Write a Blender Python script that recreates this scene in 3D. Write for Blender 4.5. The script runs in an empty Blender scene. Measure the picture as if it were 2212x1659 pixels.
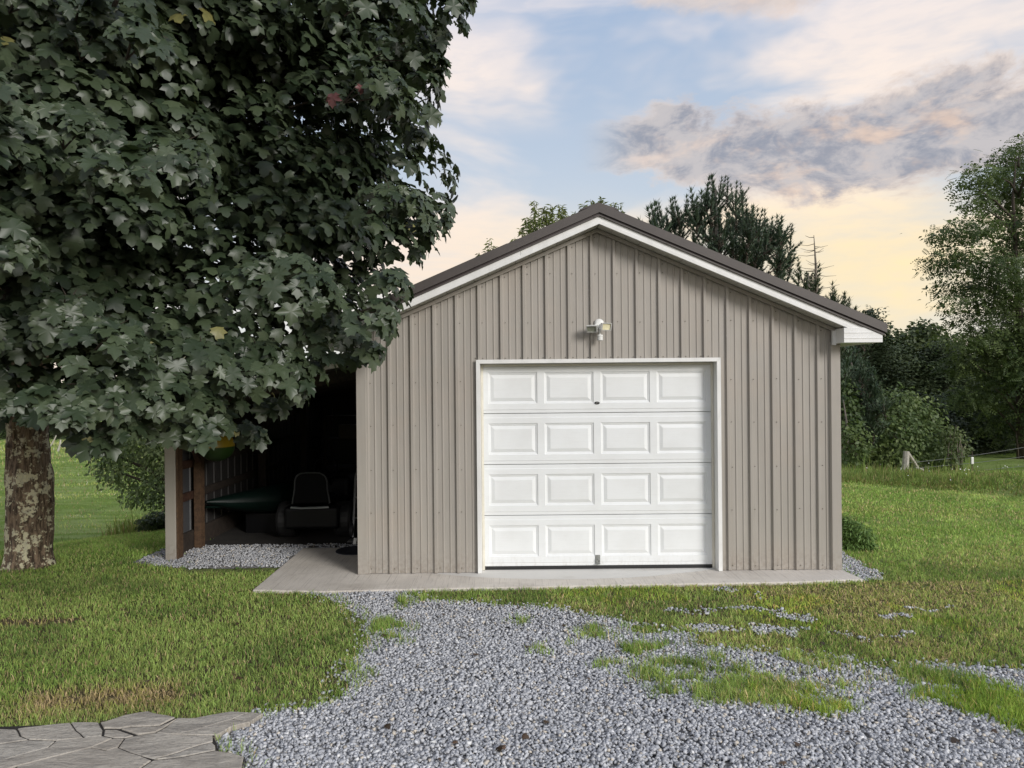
import bpy, bmesh, math, random
import numpy as np
from mathutils import Matrix, Vector

random.seed(7)
rng = np.random.default_rng(11)
SC = bpy.context.scene
COL = SC.collection

# ------------------------------------------------------------------ camera
F = 1534.0            # focal length in pixels of a 2212 px wide picture
CW, CH = 2212.0, 1659.0
ROLL = 0.0096
CAMH = 1.91
camd = bpy.data.cameras.new('camera')
camd.sensor_width = 36.0
camd.lens = 36.0 * F / CW
camd.clip_start = 0.05
camd.clip_end = 3000.0
cam = bpy.data.objects.new('camera', camd)
COL.objects.link(cam)
_r = Vector((math.cos(ROLL), 0, -math.sin(ROLL)))
_u = Vector((math.sin(ROLL), 0, math.cos(ROLL)))
_b = _r.cross(_u)
_m = Matrix((( _r.x, _u.x, _b.x, 0), (_r.y, _u.y, _b.y, 0), (_r.z, _u.z, _b.z, CAMH), (0, 0, 0, 1)))
cam.matrix_world = _m
SC.camera = cam

# ------------------------------------------------------------------ light
SUN_TO = Vector((0.92, -1.0, 0.58)).normalized()      # direction towards the low sun, behind the camera on the right
SUN_EL = math.asin(SUN_TO.z)
SUN_AZ = math.atan2(SUN_TO.x, SUN_TO.y)
sund = bpy.data.lights.new('sun', 'SUN')
sund.energy = 2.05
sund.angle = math.radians(20)
sund.color = (1.0, 0.965, 0.925)
sun = bpy.data.objects.new('sun', sund)
sun.rotation_euler = (-SUN_TO).to_track_quat('-Z', 'Y').to_euler()
sun.location = (10, -10, 12)
COL.objects.link(sun)
SC.view_settings.view_transform = 'Standard'
SC.view_settings.look = 'None'
SC.view_settings.exposure = 0.42
SC.view_settings.gamma = 1.0
SC.view_settings.use_curve_mapping = False
SC.cycles.use_denoising = True
SC.cycles.max_bounces = 6
SC.cycles.diffuse_bounces = 3
SC.cycles.transparent_max_bounces = 8


class NT:
    """small helper for node trees"""
    def __init__(self, tree):
        self.t = tree
        self.n = tree.nodes
        self.l = tree.links

    def new(self, kind, **kw):
        nd = self.n.new(kind)
        for k, v in kw.items():
            setattr(nd, k, v)
        return nd

    def link(self, a, b):
        self.l.new(a, b)

    def _in(self, sock, v):
        if hasattr(v, 'is_output') or hasattr(v, 'links'):
            self.l.new(v, sock)
        else:
            sock.default_value = v

    def math(self, op, a, b=None, c=None, clamp=False):
        nd = self.n.new('ShaderNodeMath')
        nd.operation = op
        nd.use_clamp = clamp
        self._in(nd.inputs[0], a)
        if b is not None:
            self._in(nd.inputs[1], b)
        if c is not None:
            self._in(nd.inputs[2], c)
        return nd.outputs[0]

    def smooth(self, v, lo, hi, a=0.0, b=1.0):
        nd = self.n.new('ShaderNodeMapRange')
        nd.interpolation_type = 'SMOOTHSTEP'
        self._in(nd.inputs[0], v)
        nd.inputs[1].default_value = lo
        nd.inputs[2].default_value = hi
        nd.inputs[3].default_value = a
        nd.inputs[4].default_value = b
        return nd.outputs[0]

    def mix(self, f, a, b, blend='MIX'):
        nd = self.n.new('ShaderNodeMix')
        nd.data_type = 'RGBA'
        nd.blend_type = blend
        self._in(nd.inputs[0], f)
        for s, v in ((nd.inputs[6], a), (nd.inputs[7], b)):
            if isinstance(v, (tuple, list)):
                s.default_value = (v[0], v[1], v[2], 1.0)
            else:
                self.l.new(v, s)
        return nd.outputs[2]

    def noise(self, vec, scale, detail=4, rough=0.5, dist=0.0, out=0):
        nd = self.n.new('ShaderNodeTexNoise')
        nd.inputs['Scale'].default_value = scale
        nd.inputs['Detail'].default_value = detail
        nd.inputs['Roughness'].default_value = rough
        nd.inputs['Distortion'].default_value = dist
        if vec is not None:
            self.l.new(vec, nd.inputs['Vector'])
        return nd.outputs[out]

    def comb(self, x, y, z):
        nd = self.n.new('ShaderNodeCombineXYZ')
        self._in(nd.inputs[0], x)
        self._in(nd.inputs[1], y)
        self._in(nd.inputs[2], z)
        return nd.outputs[0]

    def sep(self, v):
        nd = self.n.new('ShaderNodeSeparateXYZ')
        self.l.new(v, nd.inputs[0])
        return nd.outputs

    def scalev(self, v, s):
        nd = self.n.new('ShaderNodeVectorMath')
        nd.operation = 'MULTIPLY'
        self.l.new(v, nd.inputs[0])
        nd.inputs[1].default_value = s
        return nd.outputs[0]

    def addv(self, v, s):
        nd = self.n.new('ShaderNodeVectorMath')
        nd.operation = 'ADD'
        self.l.new(v, nd.inputs[0])
        self._in(nd.inputs[1], s)
        return nd.outputs[0]


def rgb(r, g, b):
    """sRGB 0-255 to linear"""
    def f(c):
        c /= 255.0
        return c / 12.92 if c <= 0.04045 else ((c + 0.055) / 1.055) ** 2.4
    return (f(r), f(g), f(b))


# ------------------------------------------------------------------ sky (world)
def build_world():
    w = bpy.data.worlds.new('World')
    SC.world = w
    w.use_nodes = True
    w.cycles.sampling_method = 'NONE'
    t = NT(w.node_tree)
    t.n.clear()
    out = t.new('ShaderNodeOutputWorld')
    bg = t.new('ShaderNodeBackground')
    tc = t.new('ShaderNodeTexCoord')
    d = tc.outputs['Generated']
    x, y, z = t.sep(d)
    az = t.math('ARCTAN2', x, y)                 # 0 straight ahead, positive to the right
    el = t.math('ARCSINE', z)
    azd = t.math('MULTIPLY', az, 180 / math.pi)
    eld = t.math('MULTIPLY', el, 180 / math.pi)
    sky = t.new('ShaderNodeTexSky')
    sky.sky_type = 'NISHITA'
    sky.sun_disc = False
    sky.sun_elevation = SUN_EL
    sky.sun_rotation = SUN_AZ
    sky.altitude = 300
    sky.air_density = 1.0
    sky.dust_density = 1.2
    sky.ozone_density = 1.5
    base = t.mix(1.0, sky.outputs[0], (0.115, 0.115, 0.115), 'MULTIPLY')
    # pull the clear sky towards the soft evening blue, paler towards the horizon
    eh = t.smooth(eld, 2, 34)
    grad = t.mix(eh, rgb(210, 216, 219), rgb(163, 184, 213))
    base = t.mix(0.82, base, grad)

    # cloud coordinates: direction stretched so that clouds lie flat
    cv = t.comb(azd, t.math('MULTIPLY', eld, 2.6), 0.0)
    warp = t.noise(t.scalev(cv, (0.05, 0.05, 0.05)), 1.0, 3, 0.5, 0, 1)
    wv = t.new('ShaderNodeVectorMath', operation='SUBTRACT')
    t.link(warp, wv.inputs[0])
    wv.inputs[1].default_value = (0.5, 0.5, 0.5)
    wv2 = t.scalev(wv.outputs[0], (9, 9, 0))
    cw = t.addv(cv, wv2)

    # thin cream veils, streaky
    tilt = t.comb(t.math('ADD', azd, t.math('MULTIPLY', eld, -0.9)), t.math('ADD', t.math('MULTIPLY', eld, 2.6), t.math('MULTIPLY', azd, 0.18)), 4.0)
    tilt = t.addv(tilt, wv2)
    veil = t.noise(t.scalev(tilt, (0.040, 0.050, 1)), 1.0, 5, 0.52, 0.3)
    veil_m = t.smooth(veil, 0.41, 0.63)
    # brighter veil band around 20-27 degrees high and another low on the right
    band = t.math('MULTIPLY', t.smooth(eld, 18.5, 22.5), t.smooth(eld, 30, 25))
    b_n = t.noise(t.scalev(tilt, (0.045, 0.045, 1)), 1.0, 4, 0.55)
    band = t.math('MULTIPLY', band, t.smooth(b_n, 0.36, 0.58))
    veil_m = t.math('MAXIMUM', veil_m, t.math('MULTIPLY', band, 0.95))
    fine = t.noise(t.scalev(tilt, (0.30, 0.50, 1)), 1.0, 3, 0.6)
    veil_m = t.math('MULTIPLY', veil_m, t.smooth(fine, 0.25, 0.62, 0.78, 1.0))
    # colour of veils: yellow cream low down, pinkish cream higher, warmest on the right
    lowcol = t.mix(t.smooth(azd, -14, 26), rgb(240, 222, 206), rgb(250, 227, 182))
    highcol = t.mix(t.smooth(eld, 18, 34), rgb(246, 230, 217), rgb(230, 222, 224))
    veilcol = t.mix(t.smooth(eld, 8, 17), lowcol, highcol)
    col = t.mix(t.math('MULTIPLY', veil_m, 0.92), base, veilcol)
    # horizon glow of thin lit cloud
    glow = t.math('MULTIPLY', t.smooth(eld, 18, 3), t.smooth(t.noise(t.scalev(tilt, (0.05, 0.13, 1)), 1.0, 4, 0.5), 0.28, 0.66, 0.15, 1.0))
    glowcol = t.mix(t.smooth(azd, -20, 24), rgb(236, 220, 205), rgb(249, 226, 180))
    col = t.mix(t.math('MULTIPLY', glow, 0.58), col, glowcol)

    # cumulus banks with grey violet bases and peach edges
    cu = t.addv(t.comb(azd, t.math('MULTIPLY', eld, 1.5), 2.0), t.scalev(wv.outputs[0], (5, 5, 0)))
    n1 = t.noise(t.scalev(cu, (0.15, 0.17, 1)), 1.0, 6, 0.66, 0.25)
    n2 = t.noise(t.addv(t.scalev(cu, (0.28, 0.34, 1)), (3.1, 1.7, 0.4)), 1.0, 5, 0.66, 0.3)
    centre = t.math('ADD', t.smooth(azd, 6, 38, 18.0, 16.4), t.math('MULTIPLY', t.math('SINE', t.math('MULTIPLY', azd, 0.21)), 0.5))
    dd = t.math('ABSOLUTE', t.math('SUBTRACT', eld, centre))
    thick = t.smooth(azd, 4, 18, 2.0, 4.0)
    prof = t.math('SUBTRACT', 1.0, t.math('DIVIDE', dd, thick))
    wide = t.math('MULTIPLY', t.smooth(azd, 5.0, 11), t.smooth(azd, 120, 70))
    prof = t.math('MULTIPLY', t.math('MAXIMUM', prof, -0.6), 1.0)
    bank = t.math('ADD', t.math('MULTIPLY', prof, 0.85), t.math('MULTIPLY', t.math('SUBTRACT', n1, 0.5), 1.9))
    bank_m = t.math('MULTIPLY', t.smooth(bank, 0.02, 0.40), wide)
    # other banks higher up and all round the sky
    hi = t.noise(t.addv(t.scalev(cw, (0.034, 0.040, 1)), (7.7, 5.2, 0)), 1.0, 2, 0.5)
    hi = t.math('ADD', t.math('MULTIPLY', t.math('SUBTRACT', hi, 0.5), 2.2), t.math('MULTIPLY', t.math('SUBTRACT', n1, 0.5), 1.1))
    top_c = t.math('SUBTRACT', 1.0, t.math('ADD', t.math('DIVIDE', t.math('ABSOLUTE', t.math('SUBTRACT', eld, 27.8)), 3.4), t.math('DIVIDE', t.math('ABSOLUTE', t.math('SUBTRACT', azd, 20.0)), 13)))
    top_c = t.math('MAXIMUM', top_c, -0.4)
    hi_m = t.smooth(t.math('ADD', hi, t.math('MULTIPLY', top_c, 1.0)), 0.16, 0.58)
    hi_m = t.math('MULTIPLY', hi_m, t.smooth(eld, 21.5, 25.0))
    cloud_m = t.math('MAXIMUM', bank_m, t.math('MULTIPLY', hi_m, 0.85))
    lump = t.smooth(n2, 0.36, 0.62)
    dark = t.mix(lump, rgb(143, 147, 160), rgb(190, 185, 186))
    peach = t.mix(t.smooth(azd, 0, 32), rgb(226, 214, 208), rgb(230, 206, 186))
    edge = t.math('MULTIPLY', t.smooth(bank, 0.5, 0.12), 0.62)
    ccol = t.mix(edge, dark, peach)
    pe2 = t.smooth(t.noise(t.addv(t.scalev(cu, (0.20, 0.24, 1)), (1.3, 9.1, 0)), 1.0, 4, 0.6), 0.50, 0.70)
    ccol = t.mix(t.math('MULTIPLY', pe2, 0.6), ccol, t.mix(t.smooth(azd, 0, 30), rgb(234, 216, 204), rgb(236, 204, 178)))
    col = t.mix(t.math('MULTIPLY', cloud_m, 0.93), col, ccol)
    t.link(col, bg.inputs['Color'])
    bg.inputs['Strength'].default_value = 0.85
    t.link(bg.outputs[0], out.inputs['Surface'])


build_world()

# ------------------------------------------------------------------ pixel helpers (2212 x 1659 picture)
GZ = -0.03           # height of lawn and drive; the slab top is 0


def ray(px, py):
    dx = px - CW / 2
    dy = CH / 2 - py
    return (dx + ROLL * dy) / F, (dy - ROLL * dx) / F


def at(px, py, D):
    u, v = ray(px, py)
    return np.array((u * D, D, CAMH + v * D))


def gnd(px, py, z=GZ):
    u, v = ray(px, py)
    D = (z - CAMH) / v
    return (u * D, D)


# ------------------------------------------------------------------ numpy helpers
def _hash(ix, iy, iz, seed):
    n = (ix * 374761393 + iy * 668265263 + iz * 2147483647 + seed * 144665) & 0xFFFFFFFF
    n = ((n ^ (n >> 13)) * 1274126177) & 0xFFFFFFFF
    n = n ^ (n >> 16)
    return (n & 0xFFFF) / 65535.0


def vnoise(x, y, z=None, seed=0):
    x = np.asarray(x, float)
    y = np.asarray(y, float)
    z = np.zeros_like(x) if z is None else np.asarray(z, float)
    xi, yi, zi = np.floor(x).astype(np.int64), np.floor(y).astype(np.int64), np.floor(z).astype(np.int64)
    xf, yf, zf = x - xi, y - yi, z - zi
    xf = xf * xf * (3 - 2 * xf)
    yf = yf * yf * (3 - 2 * yf)
    zf = zf * zf * (3 - 2 * zf)
    r = 0
    for a in (0, 1):
        for b in (0, 1):
            for c in (0, 1):
                wgt = (xf if a else 1 - xf) * (yf if b else 1 - yf) * (zf if c else 1 - zf)
                r = r + wgt * _hash(xi + a, yi + b, zi + c, seed)
    return r


def fbm(x, y, z=None, seed=0, o=4):
    s, a, t = 0, 0.5, 0
    x = np.asarray(x, float)
    y = np.asarray(y, float)
    for i in range(o):
        k = 2.0 ** i
        s = s + a * vnoise(x * k, y * k, None if z is None else np.asarray(z) * k, seed + i * 17)
        t += a
        a *= 0.5
    return s / t


def sstep(v, lo, hi):
    t = np.clip((v - lo) / (hi - lo), 0, 1)
    return t * t * (3 - 2 * t)


def norm(a):
    return a / np.maximum(np.linalg.norm(a, axis=-1, keepdims=True), 1e-9)


def inpoly(x, y, poly):
    x = np.asarray(x)
    y = np.asarray(y)
    c = np.zeros(x.shape, bool)
    n = len(poly)
    for i in range(n):
        x1, y1 = poly[i]
        x2, y2 = poly[(i + 1) % n]
        if y1 == y2:
            continue
        cond = ((y1 > y) != (y2 > y)) & (x < (x2 - x1) * (y - y1) / (y2 - y1) + x1)
        c ^= cond
    return c


def polydist(x, y, poly):
    d = np.full(np.asarray(x).shape, 1e9)
    n = len(poly)
    for i in range(n):
        ax, ay = poly[i]
        bx, by = poly[(i + 1) % n]
        ex, ey = bx - ax, by - ay
        L = ex * ex + ey * ey + 1e-12
        t = np.clip(((x - ax) * ex + (y - ay) * ey) / L, 0, 1)
        d = np.minimum(d, np.hypot(x - ax - t * ex, y - ay - t * ey))
    return d


def frames(n, t):
    """rotation matrices with columns side, tip, normal"""
    n = norm(n)
    t = norm(t - (t * n).sum(-1, keepdims=True) * n)
    s = np.cross(t, n)
    return np.stack((s, t, n), -1)


def scatter(bV, bF, P, R, S):
    """copies of a small mesh: bV (k,3) bF (m,3) at P (n,3) with R (n,3,3) and S (n,) or (n,3)"""
    S = np.asarray(S)
    if S.ndim == 1:
        S = S[:, None].repeat(3, 1)
    v = bV[None] * S[:, None, :]
    V = np.einsum('nij,nkj->nki', R, v) + P[:, None, :]
    k = len(bV)
    Fc = bF[None] + (np.arange(len(P)) * k)[:, None, None]
    return V.reshape(-1, 3), Fc.reshape(-1, bF.shape[1])


def cat(parts):
    Vs, Fs, o = [], [], 0
    for V, Fc in parts:
        V = np.asarray(V, float).reshape(-1, 3)
        Vs.append(V)
        Fs.append(np.asarray(Fc) + o)
        o += len(V)
    return np.concatenate(Vs), np.concatenate(Fs)


# ------------------------------------------------------------------ object helpers
def mesh_np(name, V, Fc, mat=None, col=None, smooth=False):
    me = bpy.data.meshes.new(name)
    V = np.ascontiguousarray(V, dtype=np.float32)
    Fc = np.ascontiguousarray(Fc, dtype=np.int32)
    n, k = Fc.shape
    me.vertices.add(len(V))
    me.vertices.foreach_set('co', V.ravel())
    me.loops.add(n * k)
    me.loops.foreach_set('vertex_index', Fc.ravel())
    me.polygons.add(n)
    me.polygons.foreach_set('loop_start', np.arange(0, n * k, k, dtype=np.int32))
    me.polygons.foreach_set('loop_total', np.full(n, k, dtype=np.int32))
    if smooth:
        me.polygons.foreach_set('use_smooth', np.ones(n, dtype=bool))
    me.update(calc_edges=True)
    if col is not None:
        a = me.color_attributes.new('tint', 'FLOAT_COLOR', 'POINT')
        c = np.ones((len(V), 4), np.float32)
        c[:, :3] = col
        a.data.foreach_set('color', c.ravel())
    if mat:
        me.materials.append(mat)
    return me


def link(name, me, parent=None, loc=None):
    o = bpy.data.objects.new(name, me)
    COL.objects.link(o)
    if parent is not None:
        o.parent = parent
    if loc is not None:
        o.location = loc
    return o


def tag(o, label=None, cat_=None, group=None, kind=None):
    if label:
        o['label'] = label
    if cat_:
        o['category'] = cat_
    if group:
        o['group'] = group
    if kind:
        o['kind'] = kind
    return o


def thing(name, label, cat_, loc=(0, 0, 0), group=None):
    o = bpy.data.objects.new(name, None)
    o.empty_display_size = 0.2
    COL.objects.link(o)
    o.location = loc
    return tag(o, label, cat_, group)


class MB:
    """collects polygons of any size into ONE mesh (world coordinates)"""
    def __init__(self):
        self.v, self.f = [], []

    def add(self, vs, fs):
        o = len(self.v)
        self.v += [tuple(map(float, p)) for p in vs]
        self.f += [tuple(i + o for i in f) for f in fs]
        return self

    def box(self, x0, x1, y0, y1, z0, z1):
        vs = [(x, y, z) for z in (z0, z1) for y in (y0, y1) for x in (x0, x1)]
        return self.add(vs, [(0, 2, 3, 1), (4, 5, 7, 6), (0, 1, 5, 4), (2, 6, 7, 3), (0, 4, 6, 2), (1, 3, 7, 5)])

    def prism(self, poly, a0, a1, axis='y'):
        """polygon in the two other axes extruded along axis"""
        n = len(poly)
        def P(p, a):
            if axis == 'y':
                return (p[0], a, p[1])
            if axis == 'z':
                return (p[0], p[1], a)
            return (a, p[0], p[1])
        vs = [P(p, a0) for p in poly] + [P(p, a1) for p in poly]
        fs = [tuple(range(n)), tuple(range(2 * n - 1, n - 1, -1))]
        fs += [(i, i + n, (i + 1) % n + n, (i + 1) % n) for i in range(n)]
        return self.add(vs, fs)

    def tube(self, pts, rad, seg=8, cap=True):
        pts = [Vector(p) for p in pts]
        if not hasattr(rad, '__len__'):
            rad = [rad] * len(pts)
        vs, fs = [], []
        up = Vector((0.12, 0.31, 0.94)).normalized()
        for i, p in enumerate(pts):
            d = (pts[min(i + 1, len(pts) - 1)] - pts[max(i - 1, 0)]).normalized()
            a = d.cross(up)
            if a.length < 1e-3:
                a = d.cross(Vector((1, 0, 0)))
            a.normalize()
            b = d.cross(a)
            for k in range(seg):
                w = 2 * math.pi * k / seg
                vs.append(p + (a * math.cos(w) + b * math.sin(w)) * rad[i])
        for i in range(len(pts) - 1):
            for k in range(seg):
                k2 = (k + 1) % seg
                fs.append((i * seg + k, i * seg + k2, (i + 1) * seg + k2, (i + 1) * seg + k))
        if cap:
            fs.append(tuple(range(seg - 1, -1, -1)))
            fs.append(tuple(range((len(pts) - 1) * seg, len(pts) * seg)))
        return self.add(vs, fs)

    def lathe(self, prof, centre, axis='z', seg=24):
        """prof: list of (radius, height)"""
        vs, fs = [], []
        for r, h in prof:
            for k in range(seg):
                w = 2 * math.pi * k / seg
                c, s = r * math.cos(w), r * math.sin(w)
                if axis == 'z':
                    vs.append((centre[0] + c, centre[1] + s, centre[2] + h))
                elif axis == 'y':
                    vs.append((centre[0] + c, centre[1] + h, centre[2] + s))
                else:
                    vs.append((centre[0] + h, centre[1] + c, centre[2] + s))
        n = len(prof)
        for i in range(n - 1):
            for k in range(seg):
                k2 = (k + 1) % seg
                fs.append((i * seg + k, i * seg + k2, (i + 1) * seg + k2, (i + 1) * seg + k))
        fs.append(tuple(range(seg - 1, -1, -1)))
        fs.append(tuple(range((n - 1) * seg, n * seg)))
        return self.add(vs, fs)

    def mesh(self, name, mat=None, smooth=False, off=(0, 0, 0)):
        me = bpy.data.meshes.new(name)
        vs = [(p[0] - off[0], p[1] - off[1], p[2] - off[2]) for p in self.v]
        me.from_pydata(vs, [], self.f)
        bm = bmesh.new()
        bm.from_mesh(me)
        bmesh.ops.recalc_face_normals(bm, faces=bm.faces)
        bm.to_mesh(me)
        bm.free()
        if smooth:
            me.polygons.foreach_set('use_smooth', np.ones(len(me.polygons), dtype=bool))
        if mat:
            me.materials.append(mat)
        return me

    def build(self, name, mat, parent=None, smooth=False, bevel=0.0, seg=2):
        """vertices are given in world coordinates; the parent's place is taken off"""
        off = (0, 0, 0)
        p = parent
        while p is not None:
            off = tuple(off[i] + p.location[i] for i in range(3))
            p = p.parent
        o = link(name, self.mesh(name, mat, smooth, off), parent)
        if bevel:
            m = o.modifiers.new('bevel', 'BEVEL')
            m.width = bevel
            m.segments = seg
            m.limit_method = 'ANGLE'
            m.angle_limit = math.radians(40)
        return o


def build_np(name, V, Fc, mat, parent=None, col=None, smooth=False):
    V = np.array(V, float)
    p = parent
    while p is not None:
        V = V - np.array(p.location)
        p = p.parent
    return link(name, mesh_np(name, V, Fc, mat, col, smooth), parent)


# ------------------------------------------------------------------ materials
MATS = {}


def material(name):
    m = bpy.data.materials.new(name)
    m.use_nodes = True
    t = NT(m.node_tree)
    b = m.node_tree.nodes['Principled BSDF']
    MATS[name] = m
    return m, t, b


def bump(t, b, h, strength=0.3, dist=0.01):
    nd = t.new('ShaderNodeBump')
    nd.inputs['Strength'].default_value = strength
    nd.inputs['Distance'].default_value = dist
    t.link(h, nd.inputs['Height'])
    t.link(nd.outputs[0], b.inputs['Normal'])


def objco(t):
    return t.new('ShaderNodeTexCoord').outputs['Object']


def geopos(t):
    return t.new('ShaderNodeNewGeometry').outputs['Position']


def plain(name, c, rough=0.5, var=0.08, scale=6.0, metal=0.0, spec=0.5, bmp=0.0, bscale=60.0, stretch=(1, 1, 1)):
    m, t, b = material(name)
    co = t.scalev(geopos(t), stretch)
    n = t.noise(co, scale, 5, 0.6)
    n2 = t.noise(co, scale * 7, 3, 0.6)
    f = t.math('ADD', t.math('MULTIPLY', n, 0.7), t.math('MULTIPLY', n2, 0.3))
    lo = tuple(v * (1 - var * 2) for v in c)
    hi = tuple(min(1, v * (1 + var * 2)) for v in c)
    t.link(t.mix(t.smooth(f, 0.25, 0.75), lo, hi), b.inputs['Base Color'])
    b.inputs['Roughness'].default_value = rough
    b.inputs['Metallic'].default_value = metal
    b.inputs['Specular IOR Level'].default_value = spec
    if bmp:
        bump(t, b, t.noise(co, bscale, 3, 0.6), bmp, 0.004)
    return m


def leafmat(name, rough=0.42, trans=0.25, tcol=(0.16, 0.26, 0.05), spec=0.5):
    m, t, b = material(name)
    a = t.new('ShaderNodeAttribute', attribute_name='tint')
    n = t.noise(geopos(t), 38.0, 2, 0.5)
    c = t.mix(t.smooth(n, 0.3, 0.7, 0.0, 0.22), a.outputs['Color'], (0.03, 0.04, 0.02))
    t.link(c, b.inputs['Base Color'])
    b.inputs['Roughness'].default_value = rough
    b.inputs['Specular IOR Level'].default_value = spec
    if trans:
        tr = t.new('ShaderNodeBsdfTranslucent')
        tc = t.mix(0.5, a.outputs['Color'], tcol)
        t.link(tc, tr.inputs['Color'])
        ms = t.new('ShaderNodeMixShader')
        ms.inputs[0].default_value = trans
        out = m.node_tree.nodes['Material Output']
        t.link(b.outputs[0], ms.inputs[1])
        t.link(tr.outputs[0], ms.inputs[2])
        t.link(ms.outputs[0], out.inputs['Surface'])
    return m


# painted steel siding: taupe with faint streaks, dust near the ground
def m_siding():
    m, t, b = material('taupe_steel')
    p = geopos(t)
    streak = t.noise(t.scalev(p, (9, 9, 0.7)), 1.0, 4, 0.6)
    c = t.mix(t.smooth(streak, 0.3, 0.7), (0.335, 0.312, 0.280), (0.382, 0.357, 0.322))
    x, y, z = t.sep(p)
    mott = t.noise(t.scalev(p, (2.0, 2.0, 2.0)), 1.0, 4, 0.6)
    c = t.mix(t.smooth(mott, 0.45, 0.75, 0, 0.35), c, (0.40, 0.34, 0.285))
    splash = t.math('MULTIPLY', t.smooth(z, 0.30, 0.0), t.smooth(t.noise(p, 26.0, 4, 0.7), 0.35, 0.7))
    c = t.mix(t.math('MULTIPLY', splash, 0.6), c, (0.20, 0.165, 0.13))
    oi = t.new('ShaderNodeObjectInfo')
    c = t.mix(t.math('MULTIPLY', oi.outputs['Random'], 0.22), c, (0.44, 0.405, 0.36))
    t.link(c, b.inputs['Base Color'])
    b.inputs['Roughness'].default_value = 0.36
    bump(t, b, t.noise(t.scalev(p, (1.5, 1.5, 1.1)), 3.0, 2, 0.5), 0.25, 0.02)
    return m


def m_door():
    m, t, b = material('white_door_steel')
    p = geopos(t)
    g = t.noise(t.scalev(p, (5, 5, 130)), 1.0, 4, 0.65, 0.6)
    n = t.noise(p, 3.0, 4, 0.6)
    c = t.mix(t.smooth(n, 0.35, 0.75), (0.79, 0.81, 0.815), (0.74, 0.755, 0.755))
    c = t.mix(t.smooth(g, 0.5, 0.75, 0, 0.22), c, (0.64, 0.645, 0.63))
    x, y, z = t.sep(p)
    dirt = t.math('MULTIPLY', t.smooth(z, 0.20, 0.02), t.smooth(t.noise(t.scalev(p, (30, 30, 9)), 1.0, 4, 0.7), 0.45, 0.75))
    c = t.mix(t.math('MULTIPLY', dirt, 0.35), c, (0.42, 0.39, 0.34))
    t.link(c, b.inputs['Base Color'])
    b.inputs['Roughness'].default_value = 0.5
    bump(t, b, g, 0.22, 0.003)
    return m


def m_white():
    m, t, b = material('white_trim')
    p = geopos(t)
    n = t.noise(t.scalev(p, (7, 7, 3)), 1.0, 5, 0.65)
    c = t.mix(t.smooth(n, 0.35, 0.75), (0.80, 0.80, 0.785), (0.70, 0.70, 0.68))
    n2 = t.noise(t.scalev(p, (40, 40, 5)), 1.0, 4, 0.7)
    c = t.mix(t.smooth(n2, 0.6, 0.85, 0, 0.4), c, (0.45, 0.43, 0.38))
    t.link(c, b.inputs['Base Color'])
    b.inputs['Roughness'].default_value = 0.45
    return m


def m_wood(name, c1, c2):
    m, t, b = material(name)
    p = geopos(t)
    g = t.noise(t.scalev(p, (22, 22, 22)), 1.0, 5, 0.65, 1.0)
    t.link(t.mix(t.smooth(g, 0.3, 0.7), c1, c2), b.inputs['Base Color'])
    b.inputs['Roughness'].default_value = 0.75
    bump(t, b, g, 0.3, 0.004)
    return m


def m_concrete():
    m, t, b = material('concrete')
    p = geopos(t)
    x, y, z = t.sep(p)
    n = t.noise(p, 2.6, 6, 0.65)
    c = t.mix(t.smooth(n, 0.3, 0.75), (0.66, 0.615, 0.55), (0.54, 0.50, 0.445))
    # a newer, smoother and paler pour in front of the door
    wob = t.noise(t.scalev(p, (1.4, 1.4, 1)), 1.0, 3, 0.5)
    xx = t.math('SUBTRACT', x, 0.55)
    curve = t.math('SUBTRACT', 6.93, t.math('MULTIPLY', t.math('MULTIPLY', xx, xx), -0.14))
    curve = t.math('ADD', curve, t.math('MULTIPLY', t.math('SUBTRACT', wob, 0.5), 0.10))
    new = t.math('MULTIPLY', t.smooth(t.math('SUBTRACT', y, curve), -0.015, 0.015), t.smooth(y, 7.6, 7.4))
    c = t.mix(t.math('MULTIPLY', new, 0.75), c, (0.66, 0.655, 0.63))
    # broom lines run away from the viewer
    lines = t.noise(t.scalev(p, (75, 1.6, 1)), 1.0, 4, 0.7, 0.3)
    old = t.math('SUBTRACT', 1.0, new)
    c = t.mix(t.math('MULTIPLY', t.smooth(lines, 0.52, 0.66), t.math('MULTIPLY', old, 0.42)), c, (0.22, 0.20, 0.175))
    st = t.smooth(t.noise(t.scalev(p, (1.1, 2.6, 1)), 1.4, 5, 0.65), 0.52, 0.72)
    c = t.mix(t.math('MULTIPLY', st, 0.30), c, (0.30, 0.26, 0.21))
    sp = t.smooth(t.noise(p, 90, 3, 0.6), 0.55, 0.75)
    c = t.mix(t.math('MULTIPLY', sp, 0.22), c, (0.24, 0.22, 0.2))
    t.link(c, b.inputs['Base Color'])
    b.inputs['Roughness'].default_value = 0.85
    h = t.math('ADD', t.math('MULTIPLY', lines, old), t.math('MULTIPLY', t.noise(p, 60, 4, 0.6), 0.4))
    bump(t, b, h, 0.6, 0.006)
    return m


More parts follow.
